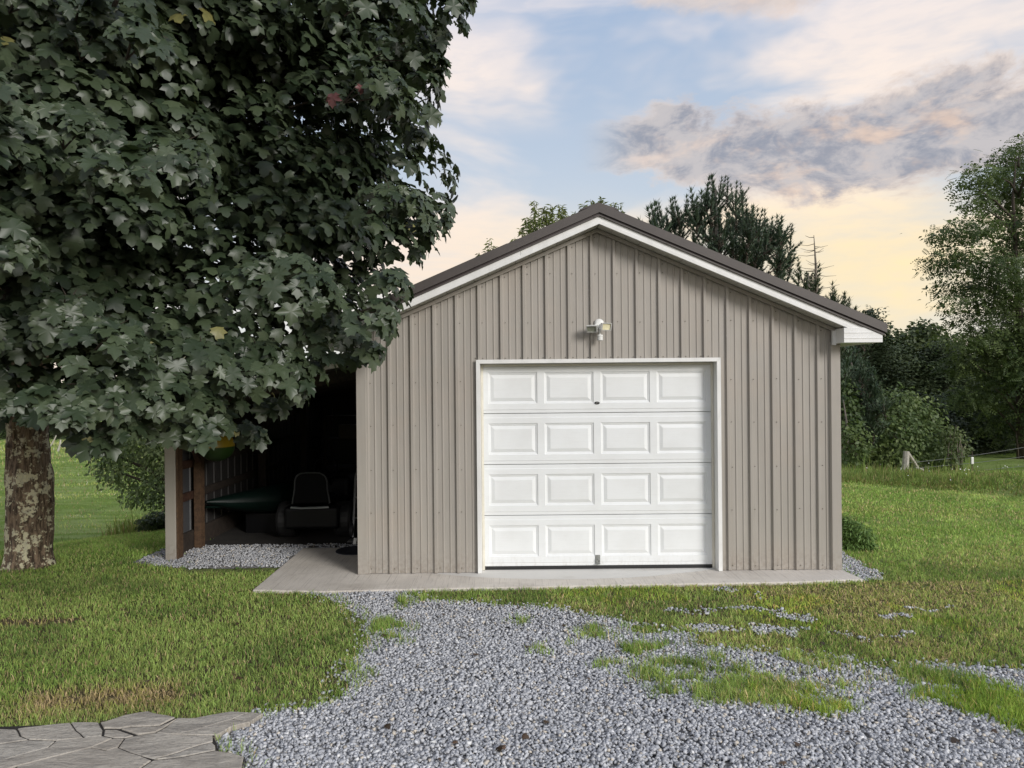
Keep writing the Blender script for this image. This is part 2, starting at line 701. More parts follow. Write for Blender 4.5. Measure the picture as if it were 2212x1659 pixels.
def m_ground():
    m, t, b = material('lawn_soil')
    p = geopos(t)
    n = t.noise(p, 0.9, 5, 0.6)
    f = t.noise(t.scalev(p, (1, 1, 1)), 22.0, 4, 0.7)
    soil = t.mix(t.smooth(f, 0.3, 0.7), (0.10, 0.088, 0.05), (0.19, 0.165, 0.10))
    grass = t.mix(t.smooth(f, 0.3, 0.7), (0.11, 0.18, 0.04), (0.27, 0.38, 0.10))
    # mown stripes on the far field
    s = t.noise(t.scalev(p, (0.16, 0.85, 1)), 1.0, 6, 0.68, 1.2)
    grass = t.mix(t.smooth(s, 0.42, 0.60, 0, 0.9), grass, (0.30, 0.37, 0.14))
    grass = t.mix(t.smooth(n, 0.5, 0.75, 0, 0.55), grass, (0.13, 0.19, 0.06))
    x, y, z = t.sep(p)
    far = t.smooth(y, 6.2, 8.4)
    t.link(t.mix(far, soil, grass), b.inputs['Base Color'])
    b.inputs['Roughness'].default_value = 0.95
    b.inputs['Specular IOR Level'].default_value = 0.0
    bump(t, b, t.math('ADD', f, t.noise(p, 4.0, 5, 0.7)), 1.0, 0.08)
    return m


def m_gravelbed():
    m, t, b = material('gravel_bed')
    p = geopos(t)
    v = t.new('ShaderNodeTexVoronoi')
    v.inputs['Scale'].default_value = 46.0
    t.link(p, v.inputs['Vector'])
    h = t.new('ShaderNodeSeparateColor')
    t.link(v.outputs['Color'], h.inputs[0])
    c = t.mix(h.outputs[0], (0.26, 0.26, 0.265), (0.46, 0.46, 0.46))
    c = t.mix(t.smooth(v.outputs['Distance'], 0.35, 0.6), c, (0.16, 0.155, 0.15))
    t.link(c, b.inputs['Base Color'])
    b.inputs['Roughness'].default_value = 0.9
    inv = t.math('SUBTRACT', 1.0, v.outputs['Distance'])
    bump(t, b, inv, 0.9, 0.012)
    return m


def m_stone():
    m, t, b = material('crushed_stone')
    a = t.new('ShaderNodeAttribute', attribute_name='tint')
    n = t.noise(geopos(t), 160.0, 3, 0.6)
    c = t.mix(t.smooth(n, 0.3, 0.75, 0.0, 0.45), a.outputs['Color'], (0.55, 0.55, 0.56))
    t.link(c, b.inputs['Base Color'])
    b.inputs['Roughness'].default_value = 0.8
    return m


def m_flag():
    m, t, b = material('flagstone')
    p = geopos(t)
    n = t.noise(t.scalev(p, (1.2, 3.4, 1)), 2.2, 6, 0.68, 0.7)
    f = t.noise(p, 55.0, 5, 0.7)
    c = t.mix(t.smooth(n, 0.3, 0.7), (0.25, 0.232, 0.205), (0.53, 0.495, 0.43))
    c = t.mix(t.smooth(f, 0.45, 0.75, 0, 0.5), c, (0.09, 0.08, 0.07))
    oi = t.new('ShaderNodeObjectInfo')
    c = t.mix(t.math('MULTIPLY', oi.outputs['Random'], 0.35), c, (0.36, 0.31, 0.25))
    t.link(c, b.inputs['Base Color'])
    b.inputs['Roughness'].default_value = 0.8
    h = t.math('ADD', t.math('MULTIPLY', t.noise(t.scalev(p, (3, 9, 1)), 3.0, 5, 0.6, 0.8), 1.0), t.math('MULTIPLY', f, 0.3))
    bump(t, b, h, 0.75, 0.02)
    return m


def m_bark():
    m, t, b = material('lichened_bark')
    p = geopos(t)
    g = t.noise(t.scalev(p, (1, 1, 0.22)), 34.0, 5, 0.65, 0.7)
    c = t.mix(t.smooth(g, 0.35, 0.65), (0.050, 0.034, 0.023), (0.27, 0.195, 0.135))
    l = t.noise(p, 7.0, 6, 0.72)
    l2 = t.noise(p, 26.0, 3, 0.6)
    x, y, z = t.sep(p)
    lo = t.smooth(z, 2.1, 1.0)
    lm = t.math('MULTIPLY', t.smooth(t.math('ADD', l, t.math('MULTIPLY', t.math('SUBTRACT', l2, 0.5), 0.5)), 0.515, 0.57), t.math('ADD', 0.25, t.math('MULTIPLY', lo, 0.75)))
    lc = t.mix(t.smooth(l2, 0.4, 0.6), (0.58, 0.56, 0.43), (0.72, 0.68, 0.48))
    c = t.mix(t.math('MULTIPLY', lm, 0.9), c, lc)
    t.link(c, b.inputs['Base Color'])
    b.inputs['Roughness'].default_value = 0.9
    bump(t, b, g, 0.9, 0.02)
    return m


m_siding(); m_door(); m_white(); m_concrete(); m_ground(); m_gravelbed(); m_stone(); m_flag(); m_bark()
m_wood('orange_post_wood', (0.055, 0.030, 0.016), (0.115, 0.066, 0.035))
m_wood('red_brown_wood', (0.035, 0.016, 0.010), (0.075, 0.034, 0.021))
m_wood('dark_wood', (0.020, 0.015, 0.012), (0.045, 0.033, 0.025))
m_wood('weathered_wood', (0.26, 0.24, 0.21), (0.46, 0.43, 0.38))
plain('brown_roof_steel', (0.082, 0.071, 0.066), 0.42, 0.06, 3.0)
plain('brown_hem', (0.035, 0.024, 0.024), 0.5, 0.05)
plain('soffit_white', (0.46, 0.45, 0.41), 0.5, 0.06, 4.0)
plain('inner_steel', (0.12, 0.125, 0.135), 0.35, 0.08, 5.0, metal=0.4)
plain('shaded_inner_steel', (0.030, 0.028, 0.027), 0.6, 0.1)  # inner steel darkened: carries the shade deep in the lean-to
plain('black_rubber', (0.014, 0.014, 0.015), 0.6, 0.1, 20)
plain('black_paint', (0.005, 0.005, 0.006), 0.4, 0.1, spec=0.2)
plain('black_vinyl', (0.004, 0.004, 0.0045), 0.6, 0.1, spec=0.08)
plain('galvanised', (0.34, 0.35, 0.34), 0.4, 0.15, 40, metal=0.6)
plain('chrome_grey', (0.35, 0.37, 0.40), 0.3, 0.05, metal=0.7)
plain('dim_grey', (0.035, 0.038, 0.042), 0.4, 0.05)
plain('dirt_and_shade', (0.022, 0.019, 0.016), 0.95, 0.25, 5.0, bmp=0.6)  # soil in the flagstone joints; on the lean-to floor it stands for shade
plain('white_plastic', (0.74, 0.74, 0.71), 0.35, 0.04, 8)
plain('dull_lens', (0.27, 0.28, 0.22), 0.18, 0.1, 30)
plain('cream_lens', (0.72, 0.67, 0.45), 0.18, 0.06, 30)
plain('lens_rim', (0.40, 0.40, 0.38), 0.35, 0.05)
plain('yellow_hull', (0.17, 0.12, 0.008), 0.45, 0.06, spec=0.3)
plain('green_hull', (0.015, 0.035, 0.006), 0.45, 0.08, spec=0.3)
plain('dark_green_hull', (0.003, 0.009, 0.007), 0.4, 0.08, spec=0.2)
plain('cream_vinyl', (0.68, 0.65, 0.56), 0.5, 0.05)
plain('twig_bark', (0.050, 0.038, 0.027), 0.85, 0.2, 14)
plain('grey_bark', (0.11, 0.095, 0.08), 0.9, 0.25, 12, bmp=0.5)
plain('dead_twig', (0.17, 0.145, 0.115), 0.9, 0.15, 14)
plain('pale_dead_wood', (0.42, 0.39, 0.34), 0.85, 0.12, 14)
plain('navy_rubber', (0.013, 0.015, 0.024), 0.7, 0.1, 30)
plain('wire_steel', (0.22, 0.22, 0.22), 0.4, 0.05, metal=0.5)
plain('carton', (0.10, 0.085, 0.07), 0.8, 0.1)
plain('petal_white', (0.75, 0.75, 0.72), 0.6, 0.04)
leafmat('maple_leaf', 0.42, 0.12, (0.10, 0.15, 0.03), 0.45)
leafmat('blade', 0.6, 0.35, (0.28, 0.42, 0.07), 0.12)
leafmat('tree_leaf', 0.5, 0.25, (0.14, 0.22, 0.04), 0.3)
leafmat('needle', 0.55, 0.05, (0.05, 0.10, 0.03), 0.3)

# ================================================================== the setting
# crest line on the left beyond which the ground drops to the lower field
C0 = np.array(gnd(110, 1185))
C1 = np.array(gnd(358, 1150))
_ct = (C1 - C0) / np.linalg.norm(C1 - C0)
_cn = np.array((-_ct[1], _ct[0]))
B0 = np.array(gnd(1815, 1043))
B1 = np.array(gnd(2212, 1076))
_bt = (B1 - B0) / np.linalg.norm(B1 - B0)
_bn = np.array((-_bt[1], _bt[0]))


def height(x, y):
    x = np.asarray(x, float)
    y = np.asarray(y, float)
    s = (x - C0[0]) * _cn[0] + (y - C0[1]) * _cn[1]
    left = sstep(-x, 3.95, 4.9) * sstep(y, 7.8, 9.0)
    h = GZ - 2.05 * sstep(s, 0.0, 8.0) * left - 0.06 * sstep(s, -1.0, 0.6) * left
    h = h + left * 0.006 * np.clip(y - 30, 0, 60) * sstep(s, 3, 9)
    b = (x - B0[0]) * _bn[0] + (y - B0[1]) * _bn[1]
    along = (x - B0[0]) * _bt[0] + (y - B0[1]) * _bt[1]
    right = sstep(x, 3.9, 5.4) * sstep(y, 8.5, 9.5)
    h = h + right * sstep(b, -0.05, 0.75) * (0.015 + 0.20 * sstep(along, 0.3, 2.8)) * (1 - sstep(b, 1.6, 5.0)) - right * 0.42 * sstep(b, 1.8, 7.0)
    h = h + 0.05 * (fbm(x * 0.5, y * 0.5, seed=5) - 0.5) * sstep(y, 9.0, 12.0)
    return h


def build_ground():
    def axis(lo, hi, far):
        a = list(np.arange(lo, hi + 1e-6, 0.22))
        st, v = 0.3, a[-1]
        while v < far:
            st *= 1.22
            v += st
            a.append(v)
        st, v = 0.3, a[0]
        pre = []
        while v > -far * 0.9:
            st *= 1.22
            v -= st
            pre.append(v)
        return np.array(pre[::-1] + a)
    xs = axis(-13, 13, 900)
    ys = axis(-4, 26, 1200)
    X, Y = np.meshgrid(xs, ys)
    Z = height(X, Y)
    V = np.stack((X, Y, Z), -1).reshape(-1, 3)
    w = len(xs)
    i = np.arange(len(ys) - 1)[:, None] * w + np.arange(w - 1)[None]
    i = i.ravel()
    Fc = np.stack((i, i + 1, i + w + 1, i + w), -1)
    o = build_np('ground', V, Fc, MATS['lawn_soil'], smooth=True)
    tag(o, kind='structure')


build_ground()


# region maps on the ground -------------------------------------------------
def c6(pts):   # crop coordinates of the lower left of the photograph
    return [gnd(0.5 * x, 1216.6 + 0.5 * y) for x, y in pts]


def c7(pts):   # crop coordinates of the lower right
    return [gnd(1106 + 0.5 * x, 1216.6 + 0.5 * y) for x, y in pts]


DRIVE = (c6([(1330, 130), (1400, 150), (1470, 172), (1510, 205), (1560, 240), (1585, 290), (1580, 375), (1540, 410), (1490, 450),
             (1475, 500), (1525, 540), (1440, 598), (1300, 628), (1150, 648), (930, 735), (930, 800), (1040, 840), (1010, 1300)])
         + c7([(2900, 1300), (2900, 470), (2212, 465), (2050, 452), (1940, 455), (1660, 458), (1500, 452), (1450, 418), (1180, 392), (1080, 388),
               (800, 360), (780, 300), (560, 318), (500, 296), (520, 262), (480, 248), (330, 228), (200, 198), (0, 188)])
         + c6([(2060, 178), (1900, 168), (1760, 140), (1790, 118), (1960, 108), (1960, 100), (1600, 100)]))
PATCH = [c7(p) for p in (
    [(470, 375), (560, 355), (650, 365), (640, 390), (520, 398)],
    [(490, 492), (640, 465), (765, 490), (700, 512), (560, 512)],
    [(550, 545), (620, 530), (690, 545), (640, 566), (565, 562)],
    [(750, 548), (900, 500), (1100, 486), (1280, 518), (1330, 588), (1495, 620), (1470, 652), (1280, 664), (1050, 640), (900, 602), (800, 578)],
    [(550, 442), (700, 428), (980, 438), (1000, 472), (880, 465), (700, 460)],
    [(1180, 400), (1300, 383), (1400, 418), (1455, 466), (1300, 472), (1190, 432)],
    [(300, 308), (390, 308), (402, 332), (318, 337)],
    [(92, 383), (132, 383), (128, 402), (95, 402)],
    [(1370, 525), (1445, 528), (1432, 550), (1373, 550)],
    [(1500, 488), (1600, 488), (1612, 512), (1520, 517)],
    [(1655, 462), (1820, 462), (1940, 500), (2080, 530), (2230, 575), (2400, 640), (2400, 780), (2212, 722), (2100, 692), (1980, 652), (1900, 612), (1740, 604), (1725, 588), (1860, 584), (1880, 558), (1700, 520)],
    [(420, 430), (445, 430), (440, 444), (420, 444)],
    [(0, 240), (50, 242), (40, 262), (0, 262)])]
PATCH += [c6(p) for p in (
    [(1600, 260), (1730, 255), (1740, 275), (1700, 300), (1610, 300)], [(1480, 440), (1580, 440), (1560, 490), (1480, 505)],
    [(1680, 330), (1715, 330), (1715, 350), (1680, 350)], [(1740, 168), (1790, 168), (1785, 190), (1745, 190)])]
HOLES = [c7(p) for p in (
    [(690, 198), (800, 190), (1050, 205), (1300, 235), (1450, 262), (1330, 266), (1150, 236), (1000, 222), (730, 216)],
    [(550, 265), (700, 262), (690, 281), (570, 284)],
    [(1020, 287), (1130, 285), (1190, 290), (1320, 300), (1332, 322), (1200, 327), (1050, 312)],
    [(1410, 300), (1520, 310), (1565, 350), (1440, 357)],
    [(1640, 242), (1800, 240), (1832, 258), (1680, 266)],
    [(1765, 190), (1890, 194), (1882, 210), (1780, 208)],
    [(1620, 310), (1730, 310), (1742, 331), (1630, 331)],
    [(760, 262), (900, 270), (880, 287), (770, 282)],
    [(880, 110), (1000, 130), (980, 145), (860, 130)])]
LEANBED = [gnd(285, 1216), gnd(330, 1196), gnd(362, 1186), (-4.0, 8.6), (-3.9, 13.9), (-1.6, 13.9), (-1.6, 8.42), gnd(655, 1184), gnd(612, 1226), gnd(500, 1229), gnd(380, 1228)]
CORNERBED = [gnd(1819, 1231), gnd(1818, 1190), gnd(1845, 1210), gnd(1900, 1240), gnd(1912, 1252), gnd(1862, 1254)]
SLAB = [gnd(545, 1274, 0), gnd(700, 1277, 0), gnd(900, 1272, 0), gnd(1100, 1268, 0), gnd(1400, 1262, 0), gnd(1700, 1257, 0), gnd(1866, 1251, 0),
        (3.31, 7.35), (3.31, 14.4), (-1.58, 14.4), (-1.58, 8.36), gnd(655, 1183, 0)]
DIRT = c6([(-60, 250), (150, 246), (390, 240), (330, 265), (150, 275), (-60, 285)])
DEAD = c6([(160, 590), (330, 585), (420, 560), (700, 552), (735, 580), (700, 605), (480, 615), (330, 625), (150, 640)])
FL_OUT = None

_mb = MB()
_mb.prism([(p[0], p[1]) for p in SLAB], -0.12, 0.0, 'z')
slab = _mb.build('concrete_slab', MATS['concrete'], bevel=0.012)
tag(slab, kind='structure')


def sheet(name, poly, z, mat):
    me = bpy.data.meshes.new(name)
    bm = bmesh.new()
    vs = [bm.verts.new((p[0], p[1], z)) for p in poly]
    f = bm.faces.new(vs)
    bm.normal_update()
    if f.normal.z < 0:
        f.normal_flip()
    bmesh.ops.triangulate(bm, faces=[f], ngon_method='EAR_CLIP')
    bm.normal_update()
    for f in bm.faces:
        if f.normal.z < 0:
            f.normal_flip()
    bm.to_mesh(me)
    bm.free()
    me.materials.append(mat)
    return tag(link(name, me), kind='structure')


sheet('driveway', DRIVE, GZ + 0.004, MATS['gravel_bed'])
sheet('gravel_pad', LEANBED, GZ + 0.004, MATS['gravel_bed'])
sheet('shaded_floor', [(-3.86, 8.58), (-3.86, 14.35), (-1.6, 14.35), (-1.6, 8.40), (-2.0, 8.46), (-2.6, 8.52), (-3.2, 8.50)], GZ + 0.012, MATS['dirt_and_shade'])  # dark sheet over the gravel, interior shade put into its colour
sheet('gravel_strip', CORNERBED, GZ + 0.004, MATS['gravel_bed'])

# ================================================================== garage
WY = 7.20                      # front wall plane
XL, XR = -1.567, 3.31          # wall corners
CX = 0.8715                    # ridge
YB = 14.4                      # back wall
SL = 0.43
ZR = 3.684                     # top of the roof at the ridge
OX0, OX1 = -0.323, 2.068       # door opening
OZ = 2.118

garage = thing('garage', 'taupe ribbed steel garage with white overhead door and brown metal roof', 'garage', (CX, WY, 0))


def roofz(x):
    return ZR - SL * abs(x - CX)


def profile_pts():
    """steel siding: major ribs every 9 inches, two minor ribs between (x, depth towards the viewer)"""
    pts = []
    x = XL - 0.02
    k0 = -1
    first = XL + 0.095
    i = -1
    while True:
        c = first + i * 0.2286
        if c > XR + 0.3:
            break
        for dx, d in ((-0.0220, 0), (-0.0125, 0.024), (0.0125, 0.024), (0.0220, 0)):
            pts.append((c + dx, d))
        for m in (0.0762 + 0.003, 0.1524 - 0.003):
            for dx, d in ((-0.0095, 0), (-0.0040, 0.0065), (0.0040, 0.0065), (0.0095, 0)):
                pts.append((c + m + dx, d))
        i += 1
    return pts


PROF = profile_pts()


def prof_at(x):
    for a, b in zip(PROF, PROF[1:]):
        if a[0] <= x <= b[0]:
            t = (x - a[0]) / max(b[0] - a[0], 1e-9)
            return a[1] + t * (b[1] - a[1])
    return 0.0


def siding_panel(x0, x1, top, bottom, name, parent, y=WY, sgn=-1, mat='taupe_steel', extra=()):
    xs = sorted({x0, x1, *[p[0] for p in PROF if x0 < p[0] < x1], *[e for e in extra if x0 < e < x1]})
    mb = MB()
    for a, b in zip(xs, xs[1:]):
        m = (a + b) / 2
        zb = bottom(m)
        if zb is None:
            continue
        ya, yb = y + sgn * prof_at(a), y + sgn * prof_at(b)
        za, zc = top(a), top(b)
        mb.add([(a, ya, zb), (b, yb, zb), (b, yb, zc), (a, ya, za)], [(0, 1, 2, 3)])
    return mb.build(name, MATS[mat], parent)


def ftop(x):
    return roofz(x) - 0.222


def fbot(x):
    return OZ + 0.02 if OX0 - 0.03 < x < OX1 + 0.03 else 0.004


edges_x = [XL + 0.005] + [XL + 0.095 + 0.012 + 0.9144 * k for k in range(1, 6)] + [XR - 0.005]
for a, b in zip(edges_x, edges_x[1:]):
    siding_panel(a, b, ftop, fbot, 'siding_panel', garage, extra=(OX0 - 0.03, OX1 + 0.03, CX))

# side and back walls
mb = MB()
for xx, s in ((XL, 1), (XR, -1)):
    mb.box(min(xx, xx + s * 0.02), max(xx, xx + s * 0.02), WY + 0.03, YB, 0.003, 2.28)
    y = WY + 0.2
    while y < YB - 0.1:
        mb.prism([(y - 0.023, xx), (y - 0.011, xx - s * 0.019), (y + 0.011, xx - s * 0.019), (y + 0.023, xx)], 0.004, 2.279, 'z') if False else \
            mb.add([(xx, y - 0.023, 0.004), (xx - s * 0.019, y - 0.011, 0.004), (xx - s * 0.019, y + 0.011, 0.004), (xx, y + 0.023, 0.004),
                    (xx, y - 0.023, 2.279), (xx - s * 0.019, y - 0.011, 2.279), (xx - s * 0.019, y + 0.011, 2.279), (xx, y + 0.023, 2.279)],
                   [(0, 1, 5, 4), (1, 2, 6, 5), (2, 3, 7, 6)])
        y += 0.2286
    if s == 1:
        mb.build('side_wall', MATS['taupe_steel'], garage)
        mb = MB()
mb.build('side_wall', MATS['taupe_steel'], garage)
MB().prism([(XL + 0.03, 0.003), (XR - 0.03, 0.003), (XR - 0.03, 2.3), (CX, 3.42), (XL + 0.03, 2.3)], YB - 0.03, YB).build('back_wall', MATS['taupe_steel'], garage)

# corner trims
for x0, x1 in ((XL - 0.006, XL + 0.088), (XR - 0.088, XR + 0.006)):
    left = x0 < 0
    mb = MB().box(x0, x1, WY - 0.031, WY - 0.027, 0.002, 2.30 if left else 2.30)
    if left:
        mb.box(x0, x0 + 0.004, WY - 0.0265, WY + 0.09, 0.002, 2.30)
        mb.add([(x1, WY - 0.031, 0.002), (x1 + 0.012, WY - 0.003, 0.002), (x1 + 0.012, WY - 0.003, 2.30), (x1, WY - 0.031, 2.30)], [(0, 1, 2, 3)])
    else:
        mb.box(x1 - 0.004, x1, WY - 0.0265, WY + 0.09, 0.002, 2.30)
        mb.add([(x0, WY - 0.031, 0.002), (x0 - 0.012, WY - 0.003, 0.002), (x0 - 0.012, WY - 0.003, 2.30), (x0, WY - 0.031, 2.30)], [(0, 1, 2, 3)])
    mb.build('corner_trim', MATS['taupe_steel'], garage)


def strip(name, mat, s, a, b, y0, y1, W, w0=0.0, bevel=0.0, parent=None):
    """a band parallel to the roof slope: a..b below the roof line, on side s"""
    p = [(CX + s * w0, ZR - SL * w0 - a), (CX + s * W, ZR - SL * W - a), (CX + s * W, ZR - SL * W - b), (CX + s * w0, ZR - SL * w0 - b)]
    return MB().prism(p, y0, y1).build(name, MATS[mat], parent or garage, bevel=bevel)


for s in (1, -1):
    # roof sheet with ribs running down the slope
    mb = MB().prism([(CX, ZR - 0.016), (CX + s * 2.80, ZR - 0.016 - SL * 2.80), (CX + s * 2.80, ZR - 0.036 - SL * 2.80), (CX, ZR - 0.036)], 6.98, YB + 0.25)
    y = 7.1
    while y < YB + 0.2:
        for w0, w1 in ((0.16, 2.80),):
            A = lambda w, dz, yy: (CX + s * w, yy, ZR - SL * w - 0.017 + dz)
            mb.add([A(w0, 0, y - 0.023), A(w0, 0.019, y - 0.011), A(w0, 0.019, y + 0.011), A(w0, 0, y + 0.023),
                    A(w1, 0, y - 0.023), A(w1, 0.019, y - 0.011), A(w1, 0.019, y + 0.011), A(w1, 0, y + 0.023)],
                   [(0, 1, 5, 4), (1, 2, 6, 5), (2, 3, 7, 6), (0, 3, 2, 1), (4, 5, 6, 7)])
        y += 0.2286
    mb.build('roof_sheet', MATS['brown_roof_steel'], garage)
    # rake trim: brown face, dark hem below, narrow flange
    if s == 1:
        rt = strip('rake_trim', 'brown_roof_steel', s, 0.010, 0.100, 6.948, 6.972, 2.805)
        strip('hem', 'brown_hem', s, 0.1005, 0.1195, 6.966, 6.99, 2.79)
        strip('trim_flange', 'brown_roof_steel', s, 0.120, 0.134, 6.957, 6.99, 2.79)
        strip('fascia', 'white_trim', s, 0.135, 0.209, 6.975, 6.998, 2.70)
        strip('fascia_bead', 'white_trim', s, 0.176, 0.2085, 6.971, 6.9745, 2.70)
    else:
        strip('rake_trim', 'brown_roof_steel', s, 0.010, 0.100, 6.948, 6.972, 0.905)
        strip('rake_trim', 'brown_roof_steel', s, 0.0075, 0.1, 6.945, 6.972, 2.805, 0.9053)
        strip('hem', 'brown_hem', s, 0.1005, 0.1195, 6.966, 6.99, 2.79)
        strip('trim_flange', 'brown_roof_steel', s, 0.120, 0.134, 6.957, 6.99, 2.79)
        strip('fascia', 'white_trim', s, 0.135, 0.209, 6.975, 6.998, 0.772)
        strip('fascia', 'white_trim', s, 0.135, 0.209, 6.9735, 6.998, 2.70, 0.7745)
        strip('fascia_bead', 'white_trim', s, 0.176, 0.2085, 6.9695, 6.973, 2.70)
    # J trim on the wall under the soffit
    strip('rake_channel', 'taupe_steel', s, 0.214, 0.252, WY - 0.040, WY - 0.026, 2.444)
    # soffit panels
    w = 0.004
    pm = None
    while w < 2.42:
        w1 = min(w + 0.1375, 2.425)
        p = [(CX + s * w, ZR - SL * w - 0.2005), (CX + s * (w1 - 0.0045), ZR - SL * (w1 - 0.0045) - 0.2005),
             (CX + s * (w1 - 0.0045), ZR - SL * (w1 - 0.0045) - 0.2075), (CX + s * w, ZR - SL * w - 0.2075)]
        if pm is None:
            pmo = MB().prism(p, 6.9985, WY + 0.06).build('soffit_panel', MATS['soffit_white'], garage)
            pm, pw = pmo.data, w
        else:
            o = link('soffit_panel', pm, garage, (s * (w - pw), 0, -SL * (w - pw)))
        w += 0.1375
    strip('soffit_backing', 'brown_hem', s, 0.196, 0.200, 6.999, WY + 0.06, 2.425)
    # boxed eave return with its soffit and side fascia
    def bx(a, b):
        return (a, b) if s == 1 else (2 * CX - b, 2 * CX - a)
    xi, xo = 3.262, 3.640
    P = lambda x, z: ((x if s == 1 else 2 * CX - x), z)
    er = MB().prism([P(xi, 2.286), P(xo, 2.286), P(xo, roofz(xo) - 0.138), P(3.468, 2.430), P(xi, 2.430)], 6.966, WY + 0.055).build('eave_return', MATS['white_trim'], garage)
    for zz in (2.325, 2.378):
        xe = CX + (ZR - 0.142 - zz - 0.012) / SL
        a, b = bx(xi + 0.001, min(xo - 0.002, xe))
        MB().box(a, b, 6.9625, 6.9655, zz, zz + 0.007).build('return_bead', MATS['white_trim'], garage)
    a, b = bx(3.225, 3.2615)
    MB().box(a, b, WY - 0.065, WY - 0.0405, 2.27, roofz(3.24) - 0.25).build('return_channel', MATS['white_trim'], garage)
    a, b = bx(3.32, 3.622)
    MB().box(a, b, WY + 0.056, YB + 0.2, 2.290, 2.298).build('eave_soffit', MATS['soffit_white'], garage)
    a, b = bx(3.623, 3.6405)
    MB().box(a, b, WY + 0.056, YB + 0.2, 2.286, roofz(3.64) - 0.04).build('eave_fascia', MATS['white_trim'], garage)
# ridge cap behind the rake trim
MB().prism([(CX - 0.20, ZR + 0.008 - SL * 0.20), (CX - 0.17, ZR + 0.022 - SL * 0.17), (CX, ZR + 0.006), (CX + 0.17, ZR + 0.022 - SL * 0.17), (CX + 0.20, ZR + 0.008 - SL * 0.20), (CX, ZR - 0.008)],
           6.99, YB + 0.25).build('ridge_cap', MATS['brown_roof_steel'], garage)


# screws: too many and small to pick apart, one part
def screws():
    mb = MB()
    hexa = [(math.cos(a) * 0.0048, math.sin(a) * 0.0048) for a in [k * math.pi / 3 for k in range(6)]]
    def one(x, z, y):
        mb.prism([(x + hx, z + hz) for hx, hz in hexa], y - 0.006, y - 0.0005)
    first = XL + 0.095
    k = 0
    while first + k * 0.2286 < XR - 0.05:
        x = first + k * 0.2286 + 0.036
        if x < XR - 0.1:
            zt = roofz(x) - 0.252
            for z in (2.53, 1.935, 1.50, 1.05, 0.615, 0.05, 3.02):
                if z > zt - 0.06:
                    continue
                if OX0 - 0.05 < x < OX1 + 0.05 and z < OZ + 0.1:
                    continue
                one(x + random.uniform(-.004, .004), z + random.uniform(-.006, .006), WY)
            one(x, zt - 0.035, WY)
            if OX0 - 0.06 < x < OX1 + 0.06:
                one(x, OZ + 0.055, WY)
                one(x - 0.075, OZ + 0.055, WY)
        k += 1
    for w in np.arange(0.05, 2.8, 0.61):
        for s in (1, -1):
            x = CX + s * w
            one(x, roofz(x) - 0.127, 6.957)
    o = mb.build('screws', MATS['grey_bark'], garage)
    o['kind'] = 'stuff'


screws()

# door trim, jambs and header
T = 0.038
tl0, tl1 = OX0 - T, OX0
yb0, yb1 = WY - 0.041, WY - 0.0255
MB().prism([(tl0, 0.003), (tl1, 0.003), (tl1, OZ), (tl0, OZ + T)], yb0, yb1).build('door_trim', MATS['white_trim'], garage)
MB().prism([(OX1, 0.003), (OX1 + T, 0.003), (OX1 + T, OZ + T), (OX1, OZ)], yb0 - 0.001, yb1).build('door_trim', MATS['white_trim'], garage)
MB().prism([(tl0 + 0.001, OZ + T + 0.001), (tl1, OZ + 0.001), (OX1, OZ + 0.001), (OX1 + T - 0.001, OZ + T + 0.001)], yb0 - 0.0005, yb1).build('door_trim', MATS['white_trim'], garage)
DY = WY + 0.10          # face of the door
for x0, x1 in ((OX0 - 0.02, OX0 + 0.001), (OX1 - 0.001, OX1 + 0.02)):
    MB().box(x0, x1, yb1 + 0.0005, DY + 0.06, 0.002, OZ + 0.002).build('door_jamb', MATS['white_trim'], garage)
MB().box(OX0 + 0.0012, OX1 - 0.0012, yb1 + 0.0005, DY + 0.06, OZ - 0.0005, OZ + 0.02).build('door_header', MATS['white_trim'], garage)
for x0, x1 in ((OX0 + 0.002, OX0 + 0.028), (OX1 - 0.028, OX1 - 0.002)):
    MB().box(x0, x1, DY - 0.016, DY - 0.002, 0.002, OZ - 0.002).build('door_stop', MATS['cream_vinyl'], garage, bevel=0.004)
MB().box(OX0 + 0.029, OX1 - 0.029, DY - 0.016, DY - 0.002, OZ - 0.028, OZ - 0.002).build('door_stop', MATS['cream_vinyl'], garage, bevel=0.004)


